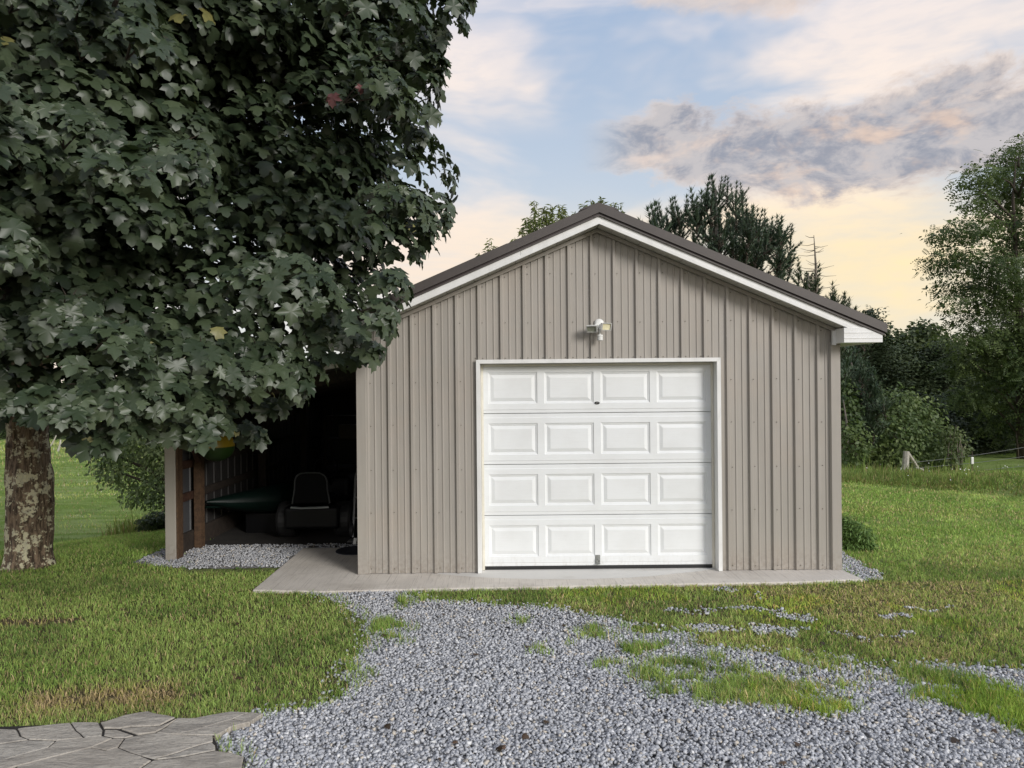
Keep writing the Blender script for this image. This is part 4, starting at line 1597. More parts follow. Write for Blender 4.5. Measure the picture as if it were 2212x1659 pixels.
def build_gravel():
    r = np.random.default_rng(21)
    parts, cols = [], []
    pal = np.array([(0.27, 0.277, 0.29), (0.32, 0.325, 0.335), (0.38, 0.383, 0.388), (0.45, 0.45, 0.45), (0.35, 0.35, 0.35), (0.44, 0.385, 0.30), (0.16, 0.165, 0.175), (0.58, 0.575, 0.55)])
    pw = np.array([0.18, 0.22, 0.2, 0.12, 0.11, 0.06, 0.08, 0.03])

    def put(P, S, shapes=None):
        SH = shapes or SHAPES
        n = len(P)
        R = rand_rot(n, r)
        c = np.minimum(pal[r.choice(len(pal), n, p=pw)] * r.uniform(0.98, 1.48, (n, 1)) * np.array((0.975, 0.99, 1.02)), 0.75)
        k = r.integers(0, len(SH), n)
        for q in range(len(SH)):
            m = k == q
            if not m.any():
                continue
            V, Fc = scatter(SH[q][0], SH[q][1], P[m], R[m], S[m])
            parts.append((V, Fc))
            cols.append(np.repeat(c[m], len(SH[q][0]), 0))

    # main drive, denser near the viewer
    for y0, y1, dens, smin, smax in ((2.6, 3.4, 800, 0.011, 0.018), (3.4, 4.6, 4700, 0.0070, 0.0165), (4.6, 5.6, 4000, 0.0070, 0.0165), (5.6, 7.0, 3200, 0.0075, 0.0150)):
        xw0, xw1 = -2.6, 5.2
        n = int((xw1 - xw0) * (y1 - y0) * dens)
        x, y = r.uniform(xw0, xw1, n), r.uniform(y0, y1, n)
        lim = np.abs(x) < 0.78 * y + 0.5
        x, y = x[lim], y[lim]
        hl = hole_in(x, y)
        dr = drive_in(x, y)
        far = polydist(x, y, DRIVE)
        stray = (~dr) & (far < 0.14) & (r.random(len(x)) < 0.22 * np.clip(1 - far / 0.14, 0, 1))
        g = grassy(x, y)
        keep = (dr & (r.random(len(x)) > g * 0.85)) | stray | ((hl > 0) & (r.random(len(x)) < 0.25 + 0.6 * sstep(fbm(x * 4, y * 4, seed=19), 0.35, 0.6)))
        keep &= ~inpoly(x, y, FLAG_OUT)
        keep &= ~inpoly(x, y, SLAB)
        x, y = x[keep], y[keep]
        n = len(x)
        S = r.uniform(smin, smax, n) * np.where(r.random(n) < 0.10, 1.4, 1.0)
        lift = (fbm(x * 2.2, y * 2.2, seed=9) - 0.5) * 0.02
        z = GZ + 0.006 + r.uniform(0, 0.012, n) + np.maximum(lift, -0.004)
        put(np.stack((x, y, z), -1), S, BOXES)
    # under the lean-to and by the right corner
    for poly, dens, bb in ((LEANBED, 2100, (-5.2, -1.6, 7.3, 8.66)), (CORNERBED, 2600, (3.2, 4.2, 6.6, 8.6))):
        n = int((bb[1] - bb[0]) * (bb[3] - bb[2]) * dens)
        x, y = r.uniform(bb[0], bb[1], n), r.uniform(bb[2], bb[3], n)
        jx = (fbm(x * 5, y * 5, seed=41) - 0.5) * 0.3
        keep = inpoly(x + jx, y + jx, poly) & ~inpoly(x, y, SLAB)
        x, y = x[keep], y[keep]
        n = len(x)
        put(np.stack((x, y, GZ + 0.006 + r.uniform(0, 0.010, n)), -1), r.uniform(0.009, 0.016, n), BOXES)
    V, Fc = cat(parts)
    o = build_np('gravel', V, Fc, MATS['crushed_stone'], col=np.concatenate(cols))
    tag(o, 'loose grey crushed stone covering the drive', 'gravel', kind='stuff')
    return len(Fc)


NG = build_gravel()


# ================================================================== grass
def blades(P, L, W, az, lean, colr, r):
    """three-triangle blades: P (n,3), length, width, heading, lean amount"""
    n = len(P)
    d = np.stack((np.cos(az), np.sin(az), np.zeros(n)), -1)
    s = np.stack((-np.sin(az), np.cos(az), np.zeros(n)), -1)
    yaw = r.uniform(0, 2 * math.pi, n)
    s = np.stack((np.cos(yaw), np.sin(yaw), np.zeros(n)), -1)
    up = np.array((0, 0, 1.0))
    ln = lean[:, None]
    L_ = L[:, None]
    W_ = W[:, None]
    b0 = P - s * W_ / 2
    b1 = P + s * W_ / 2
    mid = P + L_ * (0.55 * up * np.sqrt(np.maximum(1 - (0.6 * ln) ** 2, 0.1)) + d * ln * 0.30)
    m0 = mid - s * W_ * 0.42
    m1 = mid + s * W_ * 0.42
    tip = P + L_ * (up * np.sqrt(np.maximum(1 - ln ** 2, 0.08)) + d * ln * 0.95)
    V = np.stack((b0, b1, m1, m0, tip), 1).reshape(-1, 3)
    base = (np.arange(n) * 5)[:, None]
    Fc = np.concatenate((base + np.array((0, 1, 2)), base + np.array((0, 2, 3)), base + np.array((3, 2, 4))), 0)
    c = np.repeat(colr, 5, 0)
    return V, Fc, c


GREEN = np.array((0.222, 0.352, 0.082))
GREEN2 = np.array((0.335, 0.465, 0.130))
DKGREEN = np.array((0.130, 0.225, 0.060))
YEL = np.array((0.42, 0.385, 0.125))
STRAW = np.array((0.60, 0.45, 0.26))
BROWN = np.array((0.12, 0.075, 0.04))


def grass_colour(x, y, r, dry):
    n = len(x)
    a = fbm(x * 1.3, y * 1.3, seed=101)
    b = fbm(x * 7, y * 7, seed=111)
    c = GREEN + (GREEN2 - GREEN) * sstep(a + (b - 0.5) * 0.5, 0.35, 0.65)[:, None]
    c = c + (DKGREEN - c) * (0.7 * sstep(fbm(x * 2.3 + 9, y * 2.3, seed=121), 0.52, 0.68))[:, None]
    t = np.clip(dry + r.normal(0, 0.16, n), 0, 1)[:, None]
    c = c + (YEL - c) * np.clip(t * 1.6, 0, 1)
    s = (r.random(n) < np.clip(dry * 0.8 + 0.06, 0, 0.95))[:, None]
    c = np.where(s, STRAW * r.uniform(0.6, 1.1, (n, 1)), c)
    return c * r.uniform(0.6, 1.4, (n, 1))


def build_lawn():
    r = np.random.default_rng(33)
    parts, cols = [], []
    garage_zone = [(-3.75, 7.9), (-1.55, 7.9), (-1.55, 7.2), (3.33, 7.2), (3.33, 14.5), (-3.9, 14.5)]

    def region(x0, x1, y0, y1, dens, L, W, left, only=False):
        n = int((x1 - x0) * (y1 - y0) * dens)
        x, y = r.uniform(x0, x1, n), r.uniform(y0, y1, n)
        vis = np.abs(x) < 0.80 * y + 0.6
        x, y = x[vis], y[vis]
        dr = drive_in(x, y)
        g = grassy(x, y)
        if only:
            kk = dr & (g > 0.35)
            x, y, dr, g = x[kk], y[kk], dr[kk], g[kk]
        hl = hole_in(x, y)
        n = len(x)
        p = np.where(dr, np.clip(g * 1.5, 0, 1), np.where(hl > 0, 0.26, 1.0))
        d = polydist(x, y, DRIVE)
        p = np.where(dr & (d < 0.12), np.maximum(p, 0.35 * (1 - d / 0.12)), p)
        # thin worn turf between slab and drive on the right
        worn = (~dr) & (x > 0.2) & (y < 6.75)
        wn = sstep(fbm(x * 3, y * 3, seed=141), 0.25, 0.55)
        p = np.where(worn, p * (0.72 + 0.28 * wn), p)
        p = np.where(inpoly(x, y, DIRT), 0.22, p)
        fo = inpoly(x, y, FLAG_OUT)
        p = np.where(fo, 0.0, p)
        p = np.where(inpoly(x, y, LEANBED), 0.03, p)
        p = np.where(inpoly(x, y, CORNERBED), 0.12, p)
        p = np.where(inpoly(x, y, SLAB) | inpoly(x, y, garage_zone), 0, p)
        clump = sstep(fbm(x * 16, y * 16, seed=151), 0.2, 0.55)
        p = p * (0.55 + 0.45 * clump)
        k = r.random(n) < p
        x, y, dr = x[k], y[k], dr[k]
        n = len(x)
        dry = np.zeros(n)
        wr = (x > 0.3) & (y < 6.8)
        dry = np.where(wr, 0.30 * sstep(fbm(x * 1.1 + 3, y * 1.1, seed=161), 0.30, 0.62) + 0.08, 0.05)
        dry = np.where(dr, dry * 0.45, dry)
        lime = sstep(fbm(x * 1.7 + 20, y * 1.7, seed=171), 0.55, 0.7) * wr
        dry = dry * (1 - 0.7 * lime)
        dry = np.where((y > 6.8) & (x > 3), np.maximum(dry, 0.03 + 0.14 * sstep(fbm(x * 0.8, y * 1.6, seed=181), 0.45, 0.7)), dry)
        dd = polydist(x, y, DEAD)
        ind = inpoly(x + (fbm(x * 6, y * 6, seed=61) - 0.5) * 0.3, y, DEAD)
        dry = np.where(ind, 0.85, np.maximum(dry, 0.45 * np.clip(1 - dd / 0.25, 0, 1)))
        dry = np.where(inpoly(x, y, DIRT), 0.6, dry)
        c = grass_colour(x, y, r, dry)
        c = np.where((lime > 0.2)[:, None], c * np.array((1.15, 1.12, 0.8)), c)
        Lb = L * r.uniform(0.55, 1.25, n) * (0.75 + 0.5 * clump[k])
        Lb = np.where(dr, Lb * 1.5, Lb)
        Wb = W * r.uniform(0.7, 1.3, n)
        z = height(x, y)
        lean = np.clip(np.abs(r.normal(0.60, 0.28, n)), 0.02, 0.96)
        lean = np.where(wr & (dry > 0.25), np.clip(lean + 0.25, 0, 0.96), lean)
        lean = np.where(dr, lean * 0.75, lean)
        bright = np.where(wr & (dry > 0.12), 1.5, 1.24) + 0.30 * sstep(y, 6.8, 8.6)
        c = c * bright[:, None]
        V, Fc, cc = blades(np.stack((x, y, z), -1), Lb, Wb, r.uniform(0, 2 * math.pi, n), lean, c, r)
        parts.append((V, Fc))
        cols.append(cc)

    region(-3.6, 4.2, 3.0, 4.4, 10000, 0.038, 0.0038, True)
    region(-5.0, 5.2, 4.4, 5.8, 7600, 0.038, 0.0045, True)
    region(-6.6, 6.4, 5.8, 7.4, 5600, 0.036, 0.0054, True)
    region(-8.6, -3.5, 7.4, 10.2, 3600, 0.036, 0.0066, True)
    region(-2.0, 4.4, 3.3, 6.4, 7000, 0.042, 0.0045, True, True)
    region(3.3, 8.6, 7.4, 9.6, 3300, 0.036, 0.0070, False)
    region(3.3, 12.0, 9.6, 13.8, 1900, 0.036, 0.0095, False)
    V, Fc = cat(parts)
    o = build_np('lawn_grass', V, Fc, MATS['blade'], col=np.concatenate(cols))
    tag(o, 'short mown green grass of the lawn, dry and thin beside the drive', 'grass', kind='stuff')
    return len(Fc)


NL = build_lawn()


def build_tallgrass():
    """uncut grass on the bank at the edge of the right lawn, and brush on the crest at the left"""
    r = np.random.default_rng(44)
    n = 18000
    al = r.uniform(-2.6, 9.5, n)
    b = r.gamma(2.0, 0.55, n) - 0.05
    x = B0[0] + _bt[0] * al + _bn[0] * b
    y = B0[1] + _bt[1] * al + _bn[1] * b
    k = (x > 3.9)
    x, y, al, b = x[k], y[k], al[k], b[k]
    n = len(x)
    L = r.uniform(0.045, 0.115, n) * (1 + 0.7 * (fbm(x * 0.9, y * 0.9, seed=6) > 0.55)) * np.where(al < 1.6, 1.1, 0.95)
    tall = r.random(n) < 0.035
    L = np.where(tall, L * 2.6, L)
    c = grass_colour(x, y, r, np.full(n, 0.12)) * 0.72
    c = np.where((b < 0.35)[:, None], c * np.array((0.75, 0.66, 0.62)), c)
    V, Fc, cc = blades(np.stack((x, y, height(x, y) - 0.01), -1), L, r.uniform(0.008, 0.016, n), r.uniform(0, 6.28, n), np.clip(np.abs(r.normal(0.3, 0.22, n)), 0, 0.9), c, r)
    o = build_np('tall_grass', V, Fc, MATS['blade'], col=cc)
    tag(o, 'tall uncut grass growing on the bank beyond the right lawn', 'grass', kind='stuff')
    n = 3600
    t = r.uniform(1.0, 5.2, n)
    s = 0.75 + r.gamma(2.0, 0.45, n)
    x = C0[0] + _ct[0] * t + _cn[0] * s
    y = C0[1] + _ct[1] * t + _cn[1] * s
    k = x < -4.05
    x, y, t, s = x[k], y[k], t[k], s[k]
    n = len(x)
    L = r.uniform(0.10, 0.24, n) * (0.7 + 0.8 * sstep(t, 0.4, 1.3)) * (1 + 0.7 * (r.random(n) < 0.08))
    c = grass_colour(x, y, r, np.full(n, 0.18)) * np.array((0.85, 0.75, 0.8))
    V, Fc, cc = blades(np.stack((x, y, height(x, y) - 0.01), -1), L, r.uniform(0.006, 0.012, n), r.uniform(0, 6.28, n), np.clip(np.abs(r.normal(0.35, 0.22, n)), 0, 0.9), c, r)
    o = build_np('meadow_grass', V, Fc, MATS['blade'], col=cc)
    tag(o, 'rank meadow grass just beyond the crest between maple and lean-to', 'grass', kind='stuff')


build_tallgrass()


# ================================================================== the maple
def maple_leaf():
    half = [(0.0, 0.03), (0.16, -0.05), (0.46, 0.06), (0.36, 0.15), (0.45, 0.25), (0.63, 0.42), (0.48, 0.56),
            (0.28, 0.54), (0.28, 0.68), (0.30, 0.78), (0.15, 0.82), (0.0, 1.0)]
    out = half + [(-x, y) for x, y in half[-2:0:-1]]
    V = [(0.0, 0.34)] + out
    V = np.array([(x, y, 0.20 * abs(x) - 0.62 * x * x - 0.40 * max(y - 0.25, 0) ** 2 - 0.03 * math.sin(9 * x + 5 * y)) for x, y in V])
    n = len(out)
    Fc = np.array([(0, 1 + i, 1 + (i + 1) % n) for i in range(n)])
    return V * 1.0, Fc


ML_V, ML_F = maple_leaf()
MS_V = np.array([(0, 0.3, 0.05), (0.0, -0.02, 0), (0.46, 0.06, -0.05), (0.38, 0.18, 0.0), (0.62, 0.42, -0.14), (0.29, 0.54, -0.04), (0.28, 0.78, -0.12), (0.0, 1.0, -0.2), (-0.28, 0.78, -0.12), (-0.29, 0.54, -0.04), (-0.62, 0.42, -0.14), (-0.38, 0.18, 0.0), (-0.46, 0.06, -0.05)])
MS_F = np.array([(0, 1 + i, 1 + (i + 1) % 12) for i in range(12)])
# outline of the crown in the photograph
CROWN = [(-800, -400), (1000, -400), (1020, 30), (985, 62), (960, 105), (955, 175), (962, 220), (945, 285), (925, 330), (905, 380), (975, 418), (980, 515), (930, 540), (905, 565), (895, 628), (878, 650),
         (860, 698), (853, 755), (800, 794), (735, 792), (698, 812), (665, 832), (655, 880), (612, 898), (592, 926), (555, 962), (518, 950), (482, 932), (440, 974), (395, 950), (330, 976), (260, 970), (200, 986), (150, 950), (105, 915), (0, 915), (-200, 945), (-800, 955)]


def crown_depth(px):
    """front of the crown seen along the column px: an ellipse in plan"""
    u = (px - CW / 2) / F
    ex, ey, ax, ay = -4.35, 6.15, 3.95, 2.35
    # ray (u*D, D): solve ((uD-ex)/ax)^2 + ((D-ey)/ay)^2 = 1
    A = u * u / ax ** 2 + 1 / ay ** 2
    B = -2 * (u * ex / ax ** 2 + ey / ay ** 2)
    Cc = ex ** 2 / ax ** 2 + ey ** 2 / ay ** 2 - 1
    disc = B * B - 4 * A * Cc
    return np.where(disc > 0, (-B - np.sqrt(np.maximum(disc, 0))) / (2 * A), -B / (2 * A))


def build_maple():
    r = np.random.default_rng(77)
    base = np.array(gnd(66, 1222))
    tx, ty = base[0], base[1]
    root = thing('maple_tree', 'large dark maple with lichen-spotted trunk overhanging the lean-to', 'tree', (tx, ty, GZ))
    # trunk: ridged bark
    segs, rings = 72, 90
    zs = np.linspace(GZ - 0.05, 3.4, rings)
    aa = np.linspace(0, 2 * math.pi, segs, endpoint=False)
    Z, A = np.meshgrid(zs, aa, indexing='ij')
    flare = 0.055 * np.exp(-(Z - GZ) / 0.16) * (1 + 0.7 * np.cos(3 * A + 0.6))
    wid = np.interp(Z, [0, 0.35, 0.7, 1.05, 1.4, 1.75, 2.2, 3.4], [0.205, 0.210, 0.214, 0.204, 0.184, 0.200, 0.235, 0.25])
    ridge = vnoise(A * 9.0 + 2.0 * vnoise(Z * 2, A * 2, seed=3), Z * 3.2, seed=8)
    ridge = np.abs(ridge - 0.5) * 2
    big = vnoise(np.cos(A) * 2 + 5, np.sin(A) * 2 + 5, Z * 2.2, seed=12) - 0.5
    R = wid + flare + 0.028 * (ridge - 0.5) + 0.045 * big
    lean = 0.02 * np.sin(Z * 1.7) - 0.015 * Z
    V = np.stack((tx + lean + R * np.cos(A), ty + R * np.sin(A), Z), -1).reshape(-1, 3)
    i = np.arange(rings - 1)[:, None] * segs + np.arange(segs)[None]
    j = np.arange(rings - 1)[:, None] * segs + (np.arange(segs)[None] + 1) % segs
    Fc = np.stack((i.ravel(), j.ravel(), (j + segs).ravel(), (i + segs).ravel()), -1)
    build_np('trunk', V, Fc, MATS['lichened_bark'], root, smooth=True)

    # boughs: place, radius, outward direction
    B = []
    px = r.uniform(-420, 1040, 5200)
    py = r.uniform(-60, 980, 5200)
    ins = inpoly(px, py, CROWN)
    px, py = px[ins], py[ins]
    dist = polydist(px, py, CROWN)
    chosen = []
    for a, b, d in zip(px, py, dist):
        if d < 15:
            continue
        rad = min(d * 0.92, r.uniform(66, 140))
        if rad < 20:
            continue
        ok = True
        for (ca, cb, cr) in chosen:
            if math.hypot(ca - a, cb - b) < 0.56 * (cr + rad):
                ok = False
                break
        if ok:
            chosen.append((a, b, rad))
    VOID = ((330, 530, 120, 40), (640, 420, 55, 40), (90, 480, 60, 60), (760, 480, 45, 40), (560, 190, 60, 40), (210, 600, 70, 30), (700, 560, 60, 30), (650, 330, 60, 40), (170, 430, 50, 50), (520, 300, 60, 30), (730, 640, 60, 34), (420, 610, 90, 26), (330, 470, 175, 75), (590, 500, 150, 48), (470, 95, 95, 62), (690, 150, 70, 60), (300, 690, 120, 36), (560, 705, 90, 30), (60, 640, 70, 40), (240, 250, 60, 60), (800, 330, 50, 60), (150, 800, 90, 30), (420, 250, 50, 40), (80, 130, 60, 45))
    for a, b, rad in chosen:
        if any(((a - vx) / (wx + rad * 0.35)) ** 2 + ((b - vy) / (wy + rad * 0.35)) ** 2 < 1 for vx, vy, wx, wy in VOID):
            continue
        D = float(crown_depth(a))
        D += r.normal(0, 0.20) + 0.45 * (vnoise(np.array([a / 130.0]), np.array([b / 95.0]), seed=61)[0] - 0.5) * 2
        # lower boughs pull back towards the trunk a little, top ones too
        D += 0.0008 * max(0, b - 780) * 2.0
        p = at(a, b, D)
        if p[0] > -4.2:
            p = at(a, b, min(D, 6.62)) if D > 6.62 else p
        B.append((p, rad / F * D * 1.02, 1.0))
    front = len(B)
    # second layer behind the first, closing most gaps
    for k in range(430):
        a, b = r.uniform(-380, 985), r.uniform(-60, 900)
        if not inpoly(np.array([a]), np.array([b]), CROWN)[0]:
            continue
        d = polydist(np.array([a]), np.array([b]), CROWN)[0]
        if d < 55 and b > 0:
            continue
        D = float(crown_depth(a)) + r.uniform(1.5, 2.7)
        if a > 420:
            D = min(D, 6.75)
        p = at(a, b, D)
        B.append((p, min(d * 0.9, r.uniform(90, 130)) / F * D, 0.8))
    second = len(B)
    # rest of the crown, above, behind and left of the picture
    for k in range(250):
        th = r.uniform(0, 2 * math.pi)
        ph = r.uniform(0.0, 1.0)
        zz = 3.0 + 6.2 * ph
        rr = math.sqrt(max(0, 1 - (max(ph - 0.25, 0) / 0.75) ** 2)) * r.uniform(0.55, 1.0)
        p = np.array((-4.7 + 3.9 * rr * math.cos(th), 6.6 + 3.1 * rr * math.sin(th), zz))
        u = p[0] / p[1] * F + CW / 2
        v = CH / 2 - (p[2] - CAMH) / p[1] * F
        if 0 < p[1] and -420 < u < 1200 and v > -170 and p[1] < 6.4:
            continue
        if u > 890 and v > -150:
            continue
        if p[0] > -4.6 and p[1] > 6.7 and p[2] < 3.6:
            continue
        B.append((p, r.uniform(0.5, 0.75), 0.5))
    # limbs and branches
    top = np.array((tx - 0.03, ty, 2.0))
    nb = 0
    order = front + r.permutation(len(B) - front)
    for q in order[:70]:
        p, rad, wgt = B[q]
        h0 = top + np.array((0, 0, min(max(p[2] - 2.4, 0.1), 2.6) * 0.55 + 0.2))
        mid = h0 * 0.45 + p * 0.55 + np.array((0, 0, 0.35))
        m = MB()
        m.tube([h0, h0 * 0.75 + mid * 0.25 + np.array((0, 0, 0.12)), mid, p * 0.85 + mid * 0.15, p], [0.085, 0.06, 0.038, 0.018, 0.007], 6)
        m.build('branch', MATS['twig_bark'], root)
    # leaves
    Ps, Ns, Ts, Ss = [], [], [], []
    axis = np.array((-4.6, 6.5))
    twigs = MB()
    for q, (p, rad, wgt) in enumerate(B):
        full = q < front
        area = rad * rad
        n = int(np.clip(area * 880 * (1.0 if full else wgt * 0.66), 12, 280))
        o2 = p[:2] - axis
        o2 = o2 / (np.linalg.norm(o2) + 1e-6)
        out = np.array((o2[0], o2[1], 0.0))
        d = r.normal(0, 1, (n, 3))
        d = norm(d + out * 0.60 + np.array((0, 0, 0.45)))
        d[:, 2] = np.where(d[:, 2] < -0.30, -d[:, 2], d[:, 2])
        d = norm(d)
        sh = r.uniform(0.72, 1.0, (n, 1)) ** 0.6
        rh = np.hypot(d[:, 0], d[:, 1])[:, None]
        pos = p + d * sh * rad * np.array((1.06, 1.06, 0.78)) - np.array((0, 0, 0.22)) * rad * rh ** 2
        nrm = norm(d * 0.55 + out * 0.45 + np.array((0, -0.15, 0.42)) + r.normal(0, 0.36, (n, 3)))
        tip = norm(np.array((0, 0, -1.1)) + out * 0.25 + d * np.array((0.5, 0.5, 0.0)) + r.normal(0, 0.34, (n, 3)))
        s = r.uniform(0.070, 0.145, n)
        Ps.append(pos); Ns.append(nrm); Ts.append(tip); Ss.append(s)
        if full and rad > 0.16:
            for kk in range(3):
                e = p + d[kk] * rad * 0.9
                twigs.tube([p - out * 0.25, (p + e) / 2 + np.array((0, 0, 0.05)), e], [0.006, 0.004, 0.002], 4, False)
    P, N, T, S = np.concatenate(Ps), np.concatenate(Ns), np.concatenate(Ts), np.concatenate(Ss)
    Fr = np.concatenate([np.full(len(a), q < front) for q, a in enumerate(Ps)])
    n = len(P)
    # keep off the building
    D = P[:, 1]
    keep = ~((P[:, 0] > -4.1) & (P[:, 1] > 6.82) & (P[:, 2] < 3.4))
    # and inside the outline seen in the photograph, a leaf's width of play
    up = (P[:, 0] / D) * F + CW / 2
    vp = CH / 2 - (P[:, 2] - CAMH) / D * F
    P, N, T, S, Fr = P[keep], N[keep], T[keep], S[keep], Fr[keep]
    n = len(P)
    v = fbm(P[:, 0] * 1.4, P[:, 1] * 1.4, P[:, 2] * 1.4, seed=15)
    c0 = np.array((0.024, 0.040, 0.019))
    c1 = np.array((0.074, 0.100, 0.052))
    C = c0 + (c1 - c0) * np.clip(v[:, None] * 0.9 + r.normal(0, 0.36, (n, 1)), 0, 1.35)
    C = np.where((r.random(n) < 0.0022)[:, None], np.array((0.24, 0.23, 0.08)), C)
    red = at(735, 235, float(crown_depth(735)))
    isred = (np.linalg.norm(P - red, axis=1) < 0.28) & (r.random(n) < 0.4)
    C = np.where(isred[:, None], np.array((0.13, 0.045, 0.045)), C)
    R = frames(N, T)
    # largest 300 in the picture as single parts
    Dp = P[:, 1]
    u = P[:, 0] / Dp * F + CW / 2
    vv = CH / 2 - (P[:, 2] - CAMH) / Dp * F
    vis = (u > 0) & (u < CW) & (vv > 0) & (vv < CH)
    front_gap = Dp - crown_depth(u)
    score = np.where(vis & (front_gap < 0.25), S / Dp, 0)
    big = np.argsort(-score)[:300]
    mask = np.zeros(n, bool)
    mask[big] = True
    f1, f2 = (~mask) & Fr, (~mask) & ~Fr
    curl = r.uniform(0.5, 1.9, len(P))
    S3 = np.stack((S * r.uniform(0.85, 1.12, len(P)), S, S * curl), -1)
    V, Fc = scatter(ML_V, ML_F, P[f1], R[f1], S3[f1])
    V2, F2 = scatter(MS_V, MS_F, P[f2], R[f2], S[f2])
    V, Fc = cat([(V, Fc), (V2, F2)])
    o = build_np('foliage', V, Fc, MATS['maple_leaf'], root, col=np.concatenate((np.repeat(C[f1], len(ML_V), 0), np.repeat(C[f2], len(MS_V), 0))))
    o['kind'] = 'stuff'
    variants = []
    for q in range(8):
        cc = C[big[q * 37 % 300]]
        if max(cc) > 0.2:
            cc = (c0 + c1) / 2
        VV = ML_V.copy()
        VV[:, 2] += 0.10 * np.sin(VV[:, 0] * (4 + q) + q) * VV[:, 1]
        variants.append(mesh_np('leaf', VV, ML_F, MATS['maple_leaf'], np.tile(c0 + (c1 - c0) * (0.1 + 0.11 * q), (len(VV), 1))))
    off = np.array(root.location)
    for q, k in enumerate(big):
        lo = link('leaf', variants[q % 8], root)
        M = Matrix([[float(R[k][i][j]) * float(S[k]) for j in range(3)] + [float(P[k][i] - off[i])] for i in range(3)] + [[0, 0, 0, 1]])
        lo.matrix_local = M
    tw = twigs.build('twigs', MATS['twig_bark'], root)
    tw['kind'] = 'stuff'
    return n


NM = build_maple()


# ================================================================== trees behind
LEAF_V = np.array([(0, 0, 0), (0.34, 0.42, 0.06), (0, 1.0, -0.06), (-0.34, 0.42, 0.06)])
LEAF_F = np.array([(0, 1, 2), (0, 2, 3)])
NARROW_V = np.array([(0, 0, 0), (0.13, 0.45, 0.03), (0, 1.0, -0.10), (-0.13, 0.45, 0.03)])


def frond(n_pairs=7):
    """pinnate leaf: pairs of leaflets along a stalk of length 1"""
    V, Fc = [], []
    for i in range(n_pairs):
        t = 0.12 + 0.86 * i / (n_pairs - 1)
        for s in (-1, 1):
            b = len(V)
            l = 0.30 * (1 - 0.45 * abs(t - 0.45))
            V += [(0, t, -0.10 * t * t), (s * l * 0.5, t + 0.10, -0.10 * t * t - 0.02), (s * l, t + 0.08, -0.10 * t * t - 0.06), (s * l * 0.5, t - 0.05, -0.10 * t * t - 0.02)]
            Fc += [(b, b + 1, b + 2), (b, b + 2, b + 3)]
    return np.array(V), np.array(Fc)


def needles(n, r, length=1.0, wid=0.012):
    """one upright shoot of unit length with needles"""
    V, Fc = [], []
    for i in range(n):
        t = r.uniform(0.05, 1.0)
        a = r.uniform(0, 2 * math.pi)
        out = r.uniform(0.55, 0.95)
        l = 0.22 * r.uniform(0.7, 1.1) * (1.15 if t > 0.9 else 1.0)
        d = np.array((math.cos(a) * out, math.sin(a) * out, 0.75))
        d /= np.linalg.norm(d)
        s = np.array((-math.sin(a), math.cos(a), 0))
        p = np.array((0, 0, t))
        b = len(V)
        V += [p - s * wid, p + s * wid, p + d * l]
        Fc += [(b, b + 1, b + 2)]
    return np.array(V), np.array(Fc)


def leaf_cloud(lobes, n, size, r, V0=LEAF_V, F0=LEAF_F, droop=0.4, shell=0.55, cols=((0.05, 0.085, 0.02), (0.11, 0.155, 0.04)), sun_up=0.5, jit=0.10):
    """leaves spread through ellipsoid lobes [(centre, (rx, ry, rz))]"""
    w = np.array([l[1][0] * l[1][2] for l in lobes])
    k = r.choice(len(lobes), n, p=w / w.sum())
    c = np.array([l[0] for l in lobes])[k]
    rad = np.array([l[1] for l in lobes])[k]
    d = norm(r.normal(0, 1, (n, 3)))
    sh = r.uniform(shell ** 3, 1, (n, 1)) ** (1 / 3) * (0.82 + 0.36 * r.random((n, 1)))
    P = c + d * rad * sh + r.normal(0, jit, (n, 3)) * np.minimum(rad, 1.0)
    N = norm(d * 0.5 + np.array((0, -0.2, sun_up)) + r.normal(0, 0.45, (n, 3)))
    T = norm(d * np.array((1, 1, 0.3)) + np.array((0, 0, -droop)) + r.normal(0, 0.5, (n, 3)))
    S = size * r.uniform(0.6, 1.3, n)
    v = fbm(P[:, 0] * 1.2, P[:, 1] * 1.2, P[:, 2] * 1.2, seed=int(r.integers(1, 900)))
    c0, c1 = np.array(cols[0]), np.array(cols[1])
    C = c0 + (c1 - c0) * np.clip(sstep(v, 0.3, 0.7)[:, None] * 0.75 + r.normal(0.12, 0.22, (n, 1)), 0, 1)
    V, Fc = scatter(V0, F0, P, frames(N, T), S)
    return V, Fc, np.repeat(C, len(V0), 0)


def trunk_tube(parent, pts, rad, mat='grey_bark', name='trunk', seg=9):
    m = MB()
    m.tube(pts, rad, seg)
    return m.build(name, MATS[mat], parent, smooth=True)


def lobe_px(px, py, rx, ry, D, dd=0.0, depth=None):
    """ellipsoid seen as an ellipse of rx by ry pixels at distance D"""
    p = at(px, py, D + dd)
    k = (D + dd) / F
    return (tuple(p), (rx * k, depth if depth else max(rx, ry) * k, ry * k))


